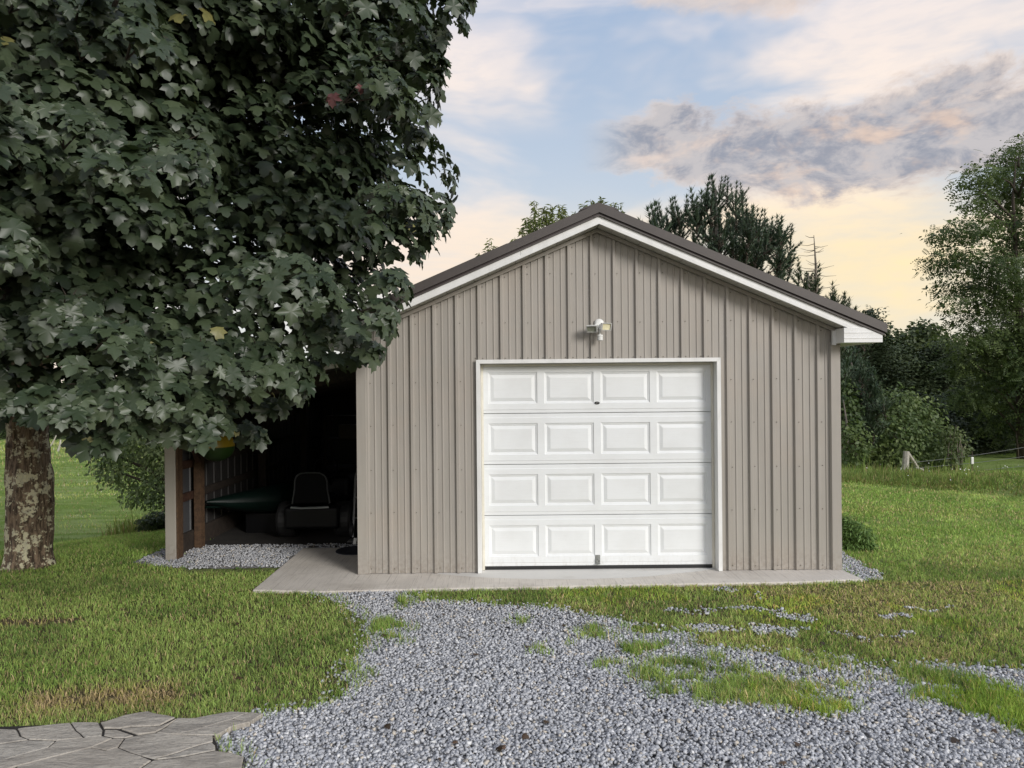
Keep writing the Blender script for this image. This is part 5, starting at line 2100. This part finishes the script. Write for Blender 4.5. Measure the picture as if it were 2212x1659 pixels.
def build_locust():
    r = np.random.default_rng(91)
    D = 21.0
    b = at(2212, 966, D)
    gz_ = float(height(b[0], b[1]))
    root = thing('locust_tree', 'tall feathery locust tree at the right edge above the bank', 'tree', (b[0], b[1], gz_))
    tp = [(b[0], D, gz_ - 0.1), at(2206, 880, D), at(2204, 760, D), at(2200, 640, D), at(2193, 540, D), at(2188, 430, D), at(2195, 340, D)]
    trunk_tube(root, tp, [0.19, 0.14, 0.11, 0.09, 0.065, 0.04, 0.012], 'twig_bark')
    L = []
    spec = [(2205, 318, 26, 24), (2180, 345, 40, 26), (2228, 350, 40, 28), (2120, 378, 44, 22), (2165, 385, 44, 24), (2240, 400, 60, 34), (2095, 398, 26, 16), (2140, 425, 60, 26), (2108, 440, 28, 18),
            (2060, 505, 44, 24), (2105, 495, 50, 28), (2030, 512, 18, 13), (2160, 480, 44, 30), (2235, 500, 70, 44), (2045, 560, 40, 26), (2100, 560, 56, 26), (2020, 585, 20, 14), (2155, 570, 40, 26),
            (2070, 620, 46, 26), (2125, 640, 52, 30), (2235, 600, 66, 44), (2045, 655, 22, 18), (2165, 660, 44, 30), (2095, 690, 44, 26), (2080, 740, 44, 22), (2150, 730, 60, 36), (2235, 700, 70, 50),
            (2060, 790, 36, 18), (2110, 790, 60, 28), (2180, 800, 60, 36), (2250, 810, 70, 44), (2075, 855, 34, 20), (2120, 860, 56, 28), (2185, 880, 56, 30), (2250, 900, 60, 36), (2140, 915, 34, 22), (2195, 935, 24, 26), (2200, 430, 40, 44), (2195, 540, 40, 44), (2190, 620, 44, 40), (2130, 600, 40, 26), (2200, 690, 40, 50), (2120, 740, 50, 30), (2210, 770, 50, 50), (2150, 840, 50, 40)]
    for s in spec:
        L.append(lobe_px(s[0], s[1], s[2], s[3], D, r.uniform(-1.3, 1.3), 0.6))
    for k in range(26):
        L.append(lobe_px(r.uniform(2270, 2420), r.uniform(340, 900), r.uniform(40, 60), r.uniform(24, 40), D, r.uniform(-1.2, 1.2), 0.7))
    V0, F0 = frond(5)
    cl = ((0.040, 0.070, 0.024), (0.130, 0.175, 0.054))
    V, Fc, C = leaf_cloud(L, 9500, 0.27, r, V0, F0, droop=0.3, shell=0.05, cols=cl, jit=0.20)
    V2, F2, C2 = leaf_cloud(L, 16000, 0.12, r, LEAF_V, LEAF_F, droop=0.3, shell=0.05, cols=cl, jit=0.26)
    V, Fc = cat([(V, Fc), (V2, F2)])
    build_np('crown', V, Fc, MATS['tree_leaf'], root, col=np.concatenate((C, C2)))
    for s in spec[::2]:
        e = at(s[0], s[1], D + r.uniform(-0.8, 0.8))
        t0 = at(2200, s[1] + r.uniform(25, 90), D)
        mid = (np.array(e) + t0) / 2 + np.array((0, 0, 0.12))
        trunk_tube(root, [t0, mid, e], [0.045, 0.028, 0.008], 'twig_bark', 'limb', 5)


build_locust()


def build_pines():
    r = np.random.default_rng(95)
    V0, F0 = needles(80, r, wid=0.025)
    def pine(label, D, px, topy, env, n, ncol, base_y=None):
        b = at(px, topy, D)
        root = thing('pine_tree', label, 'tree', (b[0], D, GZ), 'pines behind the garage')
        trunk_tube(root, [(b[0], D, GZ), (b[0] + 0.05, D, b[2] * 0.5), (b[0], D, b[2] - 0.4)], [0.17, 0.12, 0.03])
        ex = np.array([e[0] for e in env])
        ey = np.array([e[1] for e in env])
        nb = n // 4
        x = r.uniform(ex[0], ex[-1], nb)
        ye = np.interp(x, ex, ey)
        y = ye + np.abs(r.normal(0, 1, nb)) * 75 + 6
        first = nb // 5
        y[:first] = ye[:first] + r.uniform(0, 6, first)
        y = np.minimum(y, 880)
        Dd = D + r.uniform(-1.3, 1.3, nb)
        u = (x - CW / 2 + ROLL * (CH / 2 - y)) / F
        v = (CH / 2 - y - ROLL * (x - CW / 2)) / F
        lead = np.stack((u * Dd, Dd, CAMH + v * Dd), -1)
        Ll = r.uniform(0.5, 0.95, nb)
        dl = norm(np.stack(((lead[:, 0] - b[0]) * 0.10 + r.normal(0, 0.12, nb), (Dd - D) * 0.10 + r.normal(0, 0.12, nb), np.ones(nb)), -1))
        knot = lead - dl * Ll[:, None]
        P, d, L = [knot], [dl], [Ll]
        for q in range(5):
            a_ = r.uniform(0, 2 * math.pi, nb)
            dv = norm(np.stack((np.cos(a_) * 0.75, np.sin(a_) * 0.75, r.uniform(0.55, 1.1, nb)), -1))
            P.append(knot - dl * r.uniform(-0.1, 0.25, (nb, 1)))
            d.append(dv)
            L.append(Ll * r.uniform(0.45, 0.8, nb))
        P, d, L = np.concatenate(P), np.concatenate(d), np.concatenate(L)
        n = len(P)
        tip = P + d * L[:, None]
        side = np.zeros((n, 3))
        side[:, 0] = 1.0
        t = np.cross(d, side)
        s = np.cross(t, d)
        Rm = np.stack((norm(s), norm(t), d), -1)
        c0, c1 = np.array(ncol[0]), np.array(ncol[1])
        C = c0 + (c1 - c0) * r.random((n, 1))
        V, Fc = scatter(V0, F0, P, Rm, L)
        build_np('crown', V, Fc, MATS['needle'], root, col=np.repeat(C, len(V0), 0))
        m = MB()
        for k in range(n):
            q = P[k]
            e = tip[k]
            m.tube([q - d[k] * 0.05, e], [0.016, 0.006], 3, False)
        so = m.build('shoots', MATS['twig_bark'], root)
        so['kind'] = 'stuff'
        for k in range(0, nb, 4):
            q = P[k]
            h0 = np.array((b[0], D, max(q[2] - 0.8, 0.6)))
            trunk_tube(root, [h0, (h0 + q) / 2 - np.array((0, 0, 0.1)), q], [0.04, 0.03, 0.014], 'twig_bark', 'limb', 5)
    pine('bushy blue-green pine rising behind the right roof slope, taller of two', 19.5, 1545, 380,
         [(1398, 452), (1415, 440), (1445, 430), (1480, 412), (1510, 402), (1535, 380), (1560, 380), (1585, 386), (1605, 398), (1625, 450), (1655, 452), (1690, 470), (1715, 488), (1722, 560)], 560,
         ((0.050, 0.082, 0.052), (0.120, 0.165, 0.108)))
    pine('smaller pine beside the dead snag at the lower end of the roof', 21.0, 1745, 560,
         [(1680, 600), (1705, 560), (1735, 545), (1755, 575), (1785, 548), (1800, 600), (1830, 640), (1870, 690)], 190,
         ((0.045, 0.072, 0.040), (0.115, 0.145, 0.075)))
    pine('soft-needled pine low behind the garage corner under the eave', 18.5, 1838, 750,
         [(1800, 745), (1835, 748), (1870, 770), (1900, 830)], 240,
         ((0.050, 0.085, 0.050), (0.110, 0.155, 0.090)))
    # bare snag
    D = 20.4
    b = at(1762, 640, D)
    root = thing('dead_snag', 'bare grey dead treetop with short twigs between the pines', 'tree', (b[0], D, GZ))
    pts = [(b[0] + 0.1, D, GZ), tuple(at(1764, 640, D)), tuple(at(1762, 570, D)), tuple(at(1758, 508, D))]
    trunk_tube(root, pts, [0.10, 0.05, 0.03, 0.008], 'dead_twig', seg=6)
    for k in range(26):
        yy = r.uniform(512, 640)
        s = r.choice((-1, 1), p=(0.62, 0.38))
        ln = r.uniform(12, 44) * (0.5 + (yy - 505) / 130)
        a = at(1758 + (yy - 508) * 0.05, yy, D)
        e = at(1758 + s * ln, yy - r.uniform(-4, 12), D + r.uniform(-0.4, 0.4))
        trunk_tube(root, [a, (a + e) / 2 + np.array((0, 0, -0.03)), e], [0.012, 0.008, 0.004], 'dead_twig', 'twig', 4)


build_pines()


def build_peach():
    r = np.random.default_rng(97)
    D = 16.8
    b = at(1200, 560, D)
    root = thing('fruit_tree', 'narrow-leaved young tree peeking over the left roof slope', 'tree', (b[0], D, GZ))
    trunk_tube(root, [(b[0], D, GZ), (b[0] + 0.1, D, 2.2), tuple(at(1200, 560, D))], [0.10, 0.08, 0.05])
    spr = [(1135, 470), (1128, 495), (1155, 432), (1150, 470), (1175, 445), (1190, 440), (1185, 480), (1205, 440), (1215, 445), (1222, 470), (1240, 462), (1250, 478), (1262, 440), (1275, 430), (1272, 455), (1298, 428), (1305, 440),
           (1325, 436), (1340, 440), (1338, 460), (1060, 515), (1066, 530), (1035, 545), (1045, 548), (1112, 512), (1100, 530), (1160, 500), (1200, 500), (1140, 520), (1080, 545)]
    parts, cols = [], []
    for sx, sy in spr + [(x + 14, y + 22) for x, y in spr[:14]]:
        tip = at(sx, sy, D + r.uniform(-0.5, 0.5))
        L = r.uniform(0.45, 0.7)
        root0 = tip - np.array((r.normal(0, 0.10), 0, L))
        n = 62
        t = r.uniform(0, 1, n)
        P = root0 + (tip - root0) * t[:, None] + r.normal(0, 0.02, (n, 3))
        a = r.uniform(0, 2 * math.pi, n)
        T = np.stack((np.cos(a), np.sin(a), r.uniform(-1.1, 0.1, n)), -1)
        N = norm(np.stack((r.normal(0, 0.5, n), np.full(n, -0.6), r.normal(0.4, 0.4, n)), -1))
        V, Fc = scatter(NARROW_V, LEAF_F, P, frames(N, T), r.uniform(0.10, 0.17, n))
        parts.append((V, Fc))
        cols.append(np.repeat(np.array((0.07, 0.10, 0.02)) + np.array((0.11, 0.10, 0.025)) * r.random((n, 1)), 4, 0))
        trunk_tube(root, [tuple(root0 + (np.array((b[0], D, 2.4)) - root0) * 0.35), tuple(root0), tuple(tip)], [0.014, 0.010, 0.003], 'twig_bark', 'limb', 4)
    L = [lobe_px(x, y, rx, ry, D, r.uniform(-0.4, 0.4)) for x, y, rx, ry in ((1160, 500, 26, 44), (1200, 500, 40, 44), (1250, 520, 44, 40), (1180, 560, 70, 60), (1280, 560, 60, 50))]
    V, Fc, C = leaf_cloud(L, 3400, 0.12, r, NARROW_V, LEAF_F, droop=0.9, shell=0.1, cols=((0.06, 0.095, 0.02), (0.16, 0.19, 0.045)))
    parts.append((V, Fc))
    cols.append(C)
    V, Fc = cat(parts)
    build_np('crown', V, Fc, MATS['tree_leaf'], root, col=np.concatenate(cols))


build_peach()


def broadleaf(name, label, px, D, lobes, n, size, cols, seed, group=None, trunk=True, catg='tree', V0=LEAF_V, F0=LEAF_F, droop=0.4, shell=0.55, trad=0.12, tmat='grey_bark'):
    r = np.random.default_rng(seed)
    b = at(px, 900, D)
    gz_ = float(height(b[0], D))
    root = thing(name, label, catg, (b[0], D, gz_), group)
    L = [lobe_px(*l[:4], D, l[4] if len(l) > 4 else r.uniform(-0.8, 0.8)) for l in lobes]
    V, Fc, C = leaf_cloud(L, n, size, r, V0, F0, droop=droop, shell=shell, cols=cols)
    z = V[:, 2]
    build_np('crown', V, Fc, MATS['tree_leaf'], root, col=C)
    if trunk:
        topz = max(l[0][2] for l in L)
        trunk_tube(root, [(b[0], D, gz_ - 0.1), (b[0] + 0.1, D, gz_ + (topz - gz_) * 0.5), (b[0], D, gz_ + (topz - gz_) * 0.92)], [trad, trad * 0.7, trad * 0.15], tmat)
        for l in L[::2]:
            h0 = np.array((b[0], D, gz_ + max(0.2, (l[0][2] - gz_) * 0.55)))
            e = np.array(l[0])
            trunk_tube(root, [h0, (h0 + e) / 2 + np.array((0, 0, 0.1)), e], [trad * 0.4, trad * 0.25, 0.01], 'twig_bark', 'limb', 5)
    return root


def conifer(label, px, D, topy, half, n, cols, seed, group):
    """dark hemlock-like conifer: drooping tiers of sprays"""
    r = np.random.default_rng(seed)
    top = at(px, topy, D)
    gz_ = float(height(top[0], D))
    root = thing('conifer', label, 'tree', (top[0], D, gz_), group)
    H = top[2] - gz_
    trunk_tube(root, [(top[0], D, gz_ - 0.1), (top[0], D, gz_ + H * 0.6), (top[0], D, top[2])], [0.2, 0.11, 0.01])
    hw = half / F * D
    t = r.uniform(0, 1, n) ** 0.75
    tier = np.floor(t * 16) / 16 + 0.02 * r.random(n)
    a = r.uniform(0, 2 * math.pi, n)
    lob = 0.75 + 0.5 * vnoise(a * 1.6 + tier * 13, tier * 20, seed=seed)
    rr = r.uniform(0.25, 1.0, n) ** 0.6
    rad = hw * (0.06 + 0.94 * np.minimum(1.0, t * 1.25)) * rr * lob
    z = top[2] - t * H * 0.97 - rr * 0.25 * (0.3 + t) + 0.1
    P = np.stack((top[0] + rad * np.cos(a), D + rad * np.sin(a), np.maximum(z, gz_ + 0.1)), -1)
    out = np.stack((np.cos(a), np.sin(a), np.full(n, -0.45)), -1)
    N = norm(np.stack((np.cos(a) * 0.4, np.sin(a) * 0.4, np.ones(n)), -1) + r.normal(0, 0.35, (n, 3)))
    T = norm(out + r.normal(0, 0.35, (n, 3)))
    c0, c1 = np.array(cols[0]), np.array(cols[1])
    C = c0 + (c1 - c0) * np.clip(rr[:, None] * 0.5 + r.normal(0.1, 0.25, (n, 1)), 0, 1)
    V0, F0 = frond(3)
    V, Fc = scatter(V0, F0, P, frames(N, T), r.uniform(0.34, 0.66, n))
    build_np('crown', V, Fc, MATS['needle'], root, col=np.repeat(C, len(V0), 0))


DK = ((0.040, 0.064, 0.030), (0.115, 0.150, 0.066))
GW = 'trees of the wood behind the right lawn'
conifer('slim dark conifer just right of the roof end', 1878, 26.0, 668, 74, 3000, DK, 201, GW)
conifer('dark conifer behind the round bush', 1935, 27.0, 742, 100, 3600, DK, 202, GW)
conifer('dark conifer left of the locust, half hidden by its crown', 2040, 27.0, 730, 120, 3800, DK, 203, GW)
conifer('dark conifer straight behind the locust trunk', 2150, 28.0, 716, 130, 3800, DK, 204, GW)
conifer('dark conifer at the right picture edge behind the locust', 2260, 27.0, 700, 130, 3200, DK, 205, GW)
conifer('dark conifer close behind the garage corner', 1810, 23.0, 735, 66, 2200, DK, 206, GW)
broadleaf('broadleaf_tree', 'round-topped tree against the yellow sky next to the slim conifer', 1945, 30.0, [(1925, 735, 32, 26), (1960, 738, 34, 24), (1900, 760, 34, 30), (1945, 790, 60, 46), (1980, 800, 40, 40)], 3600, 0.20, ((0.035, 0.056, 0.022), (0.10, 0.128, 0.046)), 211, GW, trad=0.16)
broadleaf('broadleaf_tree', 'tree with pointed top between the round-topped tree and the locust', 1995, 30.0, [(1992, 712, 26, 22), (2010, 735, 34, 28), (1985, 760, 36, 32), (2020, 790, 46, 46), (2050, 770, 34, 34)], 3600, 0.20, ((0.035, 0.056, 0.022), (0.10, 0.13, 0.046)), 212, GW, trad=0.16)
broadleaf('dense_bush', 'big rounded green bush behind the fence post', 1945, 19.0,
          [(1935, 872, 52, 40, 0), (1895, 905, 48, 42), (1985, 895, 46, 40), (1870, 950, 48, 48), (1930, 940, 66, 54, -0.6), (2000, 945, 52, 46), (1850, 1000, 40, 36), (1910, 1000, 60, 40, -0.5), (1975, 1000, 56, 36, -0.4), (2025, 985, 34, 36)],
          9000, 0.105, ((0.080, 0.125, 0.042), (0.195, 0.250, 0.085)), 213, catg='bush', trad=0.07, shell=0.4)
broadleaf('small_bush', 'smaller thin bush with bare stems right of the big bush', 2062, 18.6, [(2055, 940, 22, 24), (2072, 965, 24, 30), (2045, 985, 28, 30)], 900, 0.085, ((0.065, 0.095, 0.032), (0.15, 0.185, 0.068)), 214, catg='bush', trad=0.03, shell=0.1)
broadleaf('hedge_bush', 'dark shrub tight against the far side of the garage', 1822, 17.0, [(1822, 900, 34, 50), (1838, 960, 40, 50), (1822, 1010, 34, 34), (1815, 850, 26, 40)], 2600, 0.10, ((0.045, 0.078, 0.024), (0.12, 0.165, 0.05)), 215, catg='bush', trad=0.05)

# left side: drooping tree beyond the crest, far hedge of trees
broadleaf('field_tree', 'light green drooping tree standing beyond the crest behind the lean-to', 400, 14.0,
          [(228, 975, 34, 44), (265, 955, 44, 40), (310, 960, 50, 46), (350, 985, 50, 60), (240, 1015, 38, 36), (290, 1030, 46, 44), (335, 1055, 44, 36), (300, 1075, 40, 20), (345, 1085, 30, 18), (400, 960, 80, 90), (420, 860, 90, 70), (330, 900, 60, 50), (480, 940, 80, 90)],
          11500, 0.10, ((0.125, 0.175, 0.072), (0.29, 0.35, 0.155)), 221, trad=0.14, droop=0.8, shell=0.3, V0=NARROW_V * np.array((1.7, 1, 1)))
_r = np.random.default_rng(230)
FAR = [(-20, 'dark tree of the far hedge showing left of the maple trunk'), (95, 'dark tree of the far hedge right of the maple trunk'),
       (190, 'dark tree of the far hedge above the leaning posts'), (300, 'dark tree of the far hedge behind the drooping field tree')]
for i, (px, lb) in enumerate(FAR):
    broadleaf('hedge_tree', lb, px, 56.0, [(px - 30, 915, 50, 44, 0.0), (px + 30, 905, 56, 50, 1.0), (px, 860, 60, 50, 0.5), (px + 10, 945, 70, 20, 0.0)], 2200, 0.36, ((0.020, 0.034, 0.013), (0.060, 0.080, 0.028)), 231 + i, 'trees of the far hedge', trad=0.2)

broadleaf('crest_bush', 'small dark bush on the crest beside the lean-to post', 335, 10.6, [(322, 1132, 24, 18), (344, 1126, 22, 24), (360, 1135, 22, 20)], 1300, 0.06, ((0.035, 0.058, 0.020), (0.085, 0.115, 0.045)), 241, catg='bush', trunk=False, shell=0.1)
broadleaf('foundation_shrub', 'low feathery green shrub at the right foot of the garage', 1850, 8.15, [(1836, 1146, 22, 26, 0.05), (1862, 1158, 22, 26, 0), (1832, 1180, 22, 18, 0), (1872, 1183, 20, 16, 0), (1828, 1128, 12, 16, 0.1)], 2600, 0.055,
          ((0.075, 0.150, 0.034), (0.170, 0.280, 0.070)), 242, catg='shrub', trunk=False, shell=0.1, droop=0.5, V0=NARROW_V)

# dead branches and posts at the far edge of the left field
for i, (x0, y0, x1, y1, rr_, lb) in enumerate(((98, 968, 122, 940, 0.05, 'pale leaning dead limb at the field edge just right of the maple trunk'), (124, 968, 131, 950, 0.07, 'short pale leaning stake at the field edge, right of the dead limb'),
                                               (142, 966, 144, 953, 0.045, 'thin upright pale stake at the field edge, farthest right'))):
    m = MB()
    p0, p1 = at(x0, y0, 44.0), at(x1, y1, 44.0)
    p0[2] = float(height(p0[0], p0[1])) - 0.05
    m.tube([p0, p0 * 0.4 + p1 * 0.6 + np.array((0.05, 0, 0)), p1], [rr_, rr_ * 0.9, rr_ * 0.6], 7)
    o = m.build('field_stake', MATS['pale_dead_wood'], None)
    tag(o, lb, 'stake', 'pale stakes at the far field edge')



# ------------------------------------------------------------------ wire fence at the right
def build_fence():
    D = 17.0
    b = at(1954, 1030, D)
    zg = float(height(b[0], D))
    root = thing('fence_post', 'weathered grey wooden fence post with a slanted brace in tall grass', 'post', (b[0], D, zg))
    m = MB()
    m.tube([(b[0], D, zg - 0.05), at(1956, 1005, D), at(1958, 975, D)], [0.085, 0.08, 0.07], 8)
    m.build('post', MATS['weathered_wood'], root)
    m = MB()
    m.tube([at(1960, 977, D), at(1973, 996, D + 0.1), at(1984, 1014, D + 0.2), (at(1984, 1014, D + 0.2)[0] + 0.15, D + 0.3, zg)], [0.04, 0.042, 0.042, 0.042], 7)
    m.build('brace', MATS['weathered_wood'], root)
    # wires and the electric fence stakes
    f = thing('wire_fence', 'thin three-strand wire fence with a white insulator crossing the dark wood edge', 'fence', tuple(at(2100, 1000, D + 1.5)))
    for ya, yb in ((1000, 965), (1012, 985), (1024, 1006)):
        m = MB()
        pts = [at(1960 + k * 52, ya + (yb - ya) * k / 5 + 3 * math.sin(k * math.pi / 5), D + 0.35 * k) for k in range(8)]
        m.tube(pts, 0.0055, 5, False)
        m.build('wire', MATS['wire_steel'], f)
    for px in (2100, 2225, 2330):
        k = (px - 1960) / 52
        p = at(px, 1000, D + 0.35 * k)
        zb = float(height(p[0], p[1]))
        m = MB()
        m.tube([(p[0], p[1], zb - 0.05), (p[0], p[1], at(px, 975, p[1])[2])], 0.012, 5)
        m.build('stake', MATS['twig_bark'], f)
    p = at(2100, 995, D + 0.35 * 140 / 52 - 0.05)
    MB().box(p[0] - 0.035, p[0] + 0.035, p[1] - 0.02, p[1] + 0.02, p[2] - 0.09, p[2] + 0.09).build('insulator', MATS['white_plastic'], f, bevel=0.015)


build_fence()


# bare twiggy brush beside the small bush, daisies on the bank
def build_small():
    r = np.random.default_rng(250)
    D = 18.0
    b = at(2078, 1000, D)
    root = thing('bare_brush', 'leafless twiggy brush at the right of the bushes by the fence', 'brush', (b[0], D, float(height(b[0], D))))
    for k in range(12):
        x = 2060 + r.uniform(-14, 22)
        a = at(x, 1015, D)
        e = at(x + r.uniform(-14, 26), r.uniform(915, 965), D + r.uniform(-0.3, 0.3))
        trunk_tube(root, [a, (a + e) / 2 + np.array((r.uniform(-.05, .05), 0, 0)), e], [0.014, 0.010, 0.004], 'dead_twig', 'stem', 4)
    m = MB()
    n = 30
    x = r.uniform(7.4, 10.5, n)
    y = r.uniform(12.4, 15.5, n)
    parts, cols = [], []
    P = np.stack((x, y, height(x, y) + r.uniform(0.06, 0.2, n)), -1)
    N = norm(np.stack((r.normal(0, 0.4, n), np.full(n, -0.6), np.full(n, 0.7)), -1))
    a = np.linspace(0, 2 * math.pi, 9)[:-1]
    V0 = np.array([(0, 0, 0.004)] + [(math.cos(q) * (1 if i % 2 else 0.6), math.sin(q) * (1 if i % 2 else 0.6), 0) for i, q in enumerate(a)])
    F0 = np.array([(0, 1 + i, 1 + (i + 1) % 8) for i in range(8)])
    V, Fc = scatter(V0, F0, P, frames(N, np.tile(np.array((1.0, 0, 0)), (n, 1))), r.uniform(0.009, 0.016, n))
    o = build_np('wildflowers', V, Fc, MATS['petal_white'])
    tag(o, 'tiny white wildflowers scattered over the grassy bank', 'flowers', kind='stuff')


build_small()

conifer('low dark conifer filling the gap between big bush and fence wires', 2095, 24.0, 850, 90, 2600, DK, 207, GW)
conifer('low dark conifer behind the fence at the far right', 2205, 24.5, 840, 95, 2600, DK, 208, GW)
conifer('low dark conifer directly behind the big rounded bush', 1985, 23.5, 850, 95, 2600, DK, 209, GW)


def build_litter():
    """a few fallen brown leaves on gravel and lawn"""
    r = np.random.default_rng(300)
    n = 46
    x, y = r.uniform(-2.4, 3.2, n), r.uniform(3.5, 6.3, n)
    k = ~inpoly(x, y, FLAG_OUT)
    x, y = x[k], y[k]
    n = len(x)
    P = np.stack((x, y, GZ + np.where(inpoly(x, y, DRIVE), 0.030, 0.034) + r.uniform(0, 0.006, n)), -1)
    R = rand_rot(n, r, 0.25)
    C = np.array((0.085, 0.050, 0.032)) * r.uniform(0.5, 1.6, (n, 1))
    V, Fc = scatter(MS_V * np.array((1, 1, 1.5)), MS_F, P, R, r.uniform(0.022, 0.050, n))
    o = build_np('leaf_litter', V, Fc, MATS['maple_leaf'], col=np.repeat(C, len(MS_V), 0))
    tag(o, 'few curled brown fallen leaves scattered over gravel and lawn', 'leaves', kind='stuff')
    # clover and broad weeds low in the turf
    n = 9000
    x, y = r.uniform(-6, 6, n), r.uniform(3.4, 8.6, n)
    g = (fbm(x * 1.8, y * 1.8, seed=303) > 0.52)
    k = (np.abs(x) < 0.8 * y + 0.3) & ~inpoly(x, y, DRIVE) & ~inpoly(x, y, FLAG_OUT) & ~inpoly(x, y, SLAB) & ~inpoly(x, y, LEANBED) & g & ~((x > XL - 0.1) & (x < XR + 0.05) & (y > 7.15))
    x, y = x[k], y[k]
    n = len(x)
    P = np.stack((x, y, height(x, y) + r.uniform(0.012, 0.030, n)), -1)
    C = np.array((0.10, 0.19, 0.04)) * r.uniform(0.7, 1.5, (n, 1))
    V, Fc = scatter(LEAF_V * np.array((1.5, 1, 1)), LEAF_F, P, rand_rot(n, r, 0.5), r.uniform(0.012, 0.026, n))
    o = build_np('clover', V, Fc, MATS['blade'], col=np.repeat(C, 4, 0))
    tag(o, 'low clover and broad weeds scattered in patches through the lawn', 'clover', kind='stuff')


build_litter()


def build_field():
    """longer turf of the lower field on the left, coarse enough to read from here"""
    r = np.random.default_rng(310)
    n = 26000
    D = 10.5 + 42 * r.random(n) ** 1.4
    px = r.uniform(-60, 380, n)
    x = (px - CW / 2) / F * D
    y = D
    sc = D / 14.0
    stripe = fbm(x * 0.16 + y * 0.10, y * 0.55 - x * 0.2, seed=311)
    k = r.random(n) < 0.35 + 0.65 * sstep(stripe, 0.35, 0.6)
    x, y, sc, stripe = x[k], y[k], sc[k], stripe[k]
    n = len(x)
    c = grass_colour(x * 0.3, y * 0.3, r, 0.10 + 0.15 * sstep(stripe, 0.4, 0.7)) * (0.75 + 0.7 * sstep(stripe, 0.35, 0.65))[:, None]
    c = np.minimum(c, 0.6)
    V, Fc, cc = blades(np.stack((x, y, height(x, y) - 0.01), -1), r.uniform(0.035, 0.07, n) * sc, r.uniform(0.010, 0.018, n) * sc, r.uniform(0, 6.28, n), np.clip(np.abs(r.normal(0.55, 0.25, n)), 0, 0.95), c, r)
    o = build_np('field_grass', V, Fc, MATS['blade'], col=cc)
    tag(o, 'mown grass of the lower field on the left beyond the maple', 'grass', kind='stuff')


build_field()
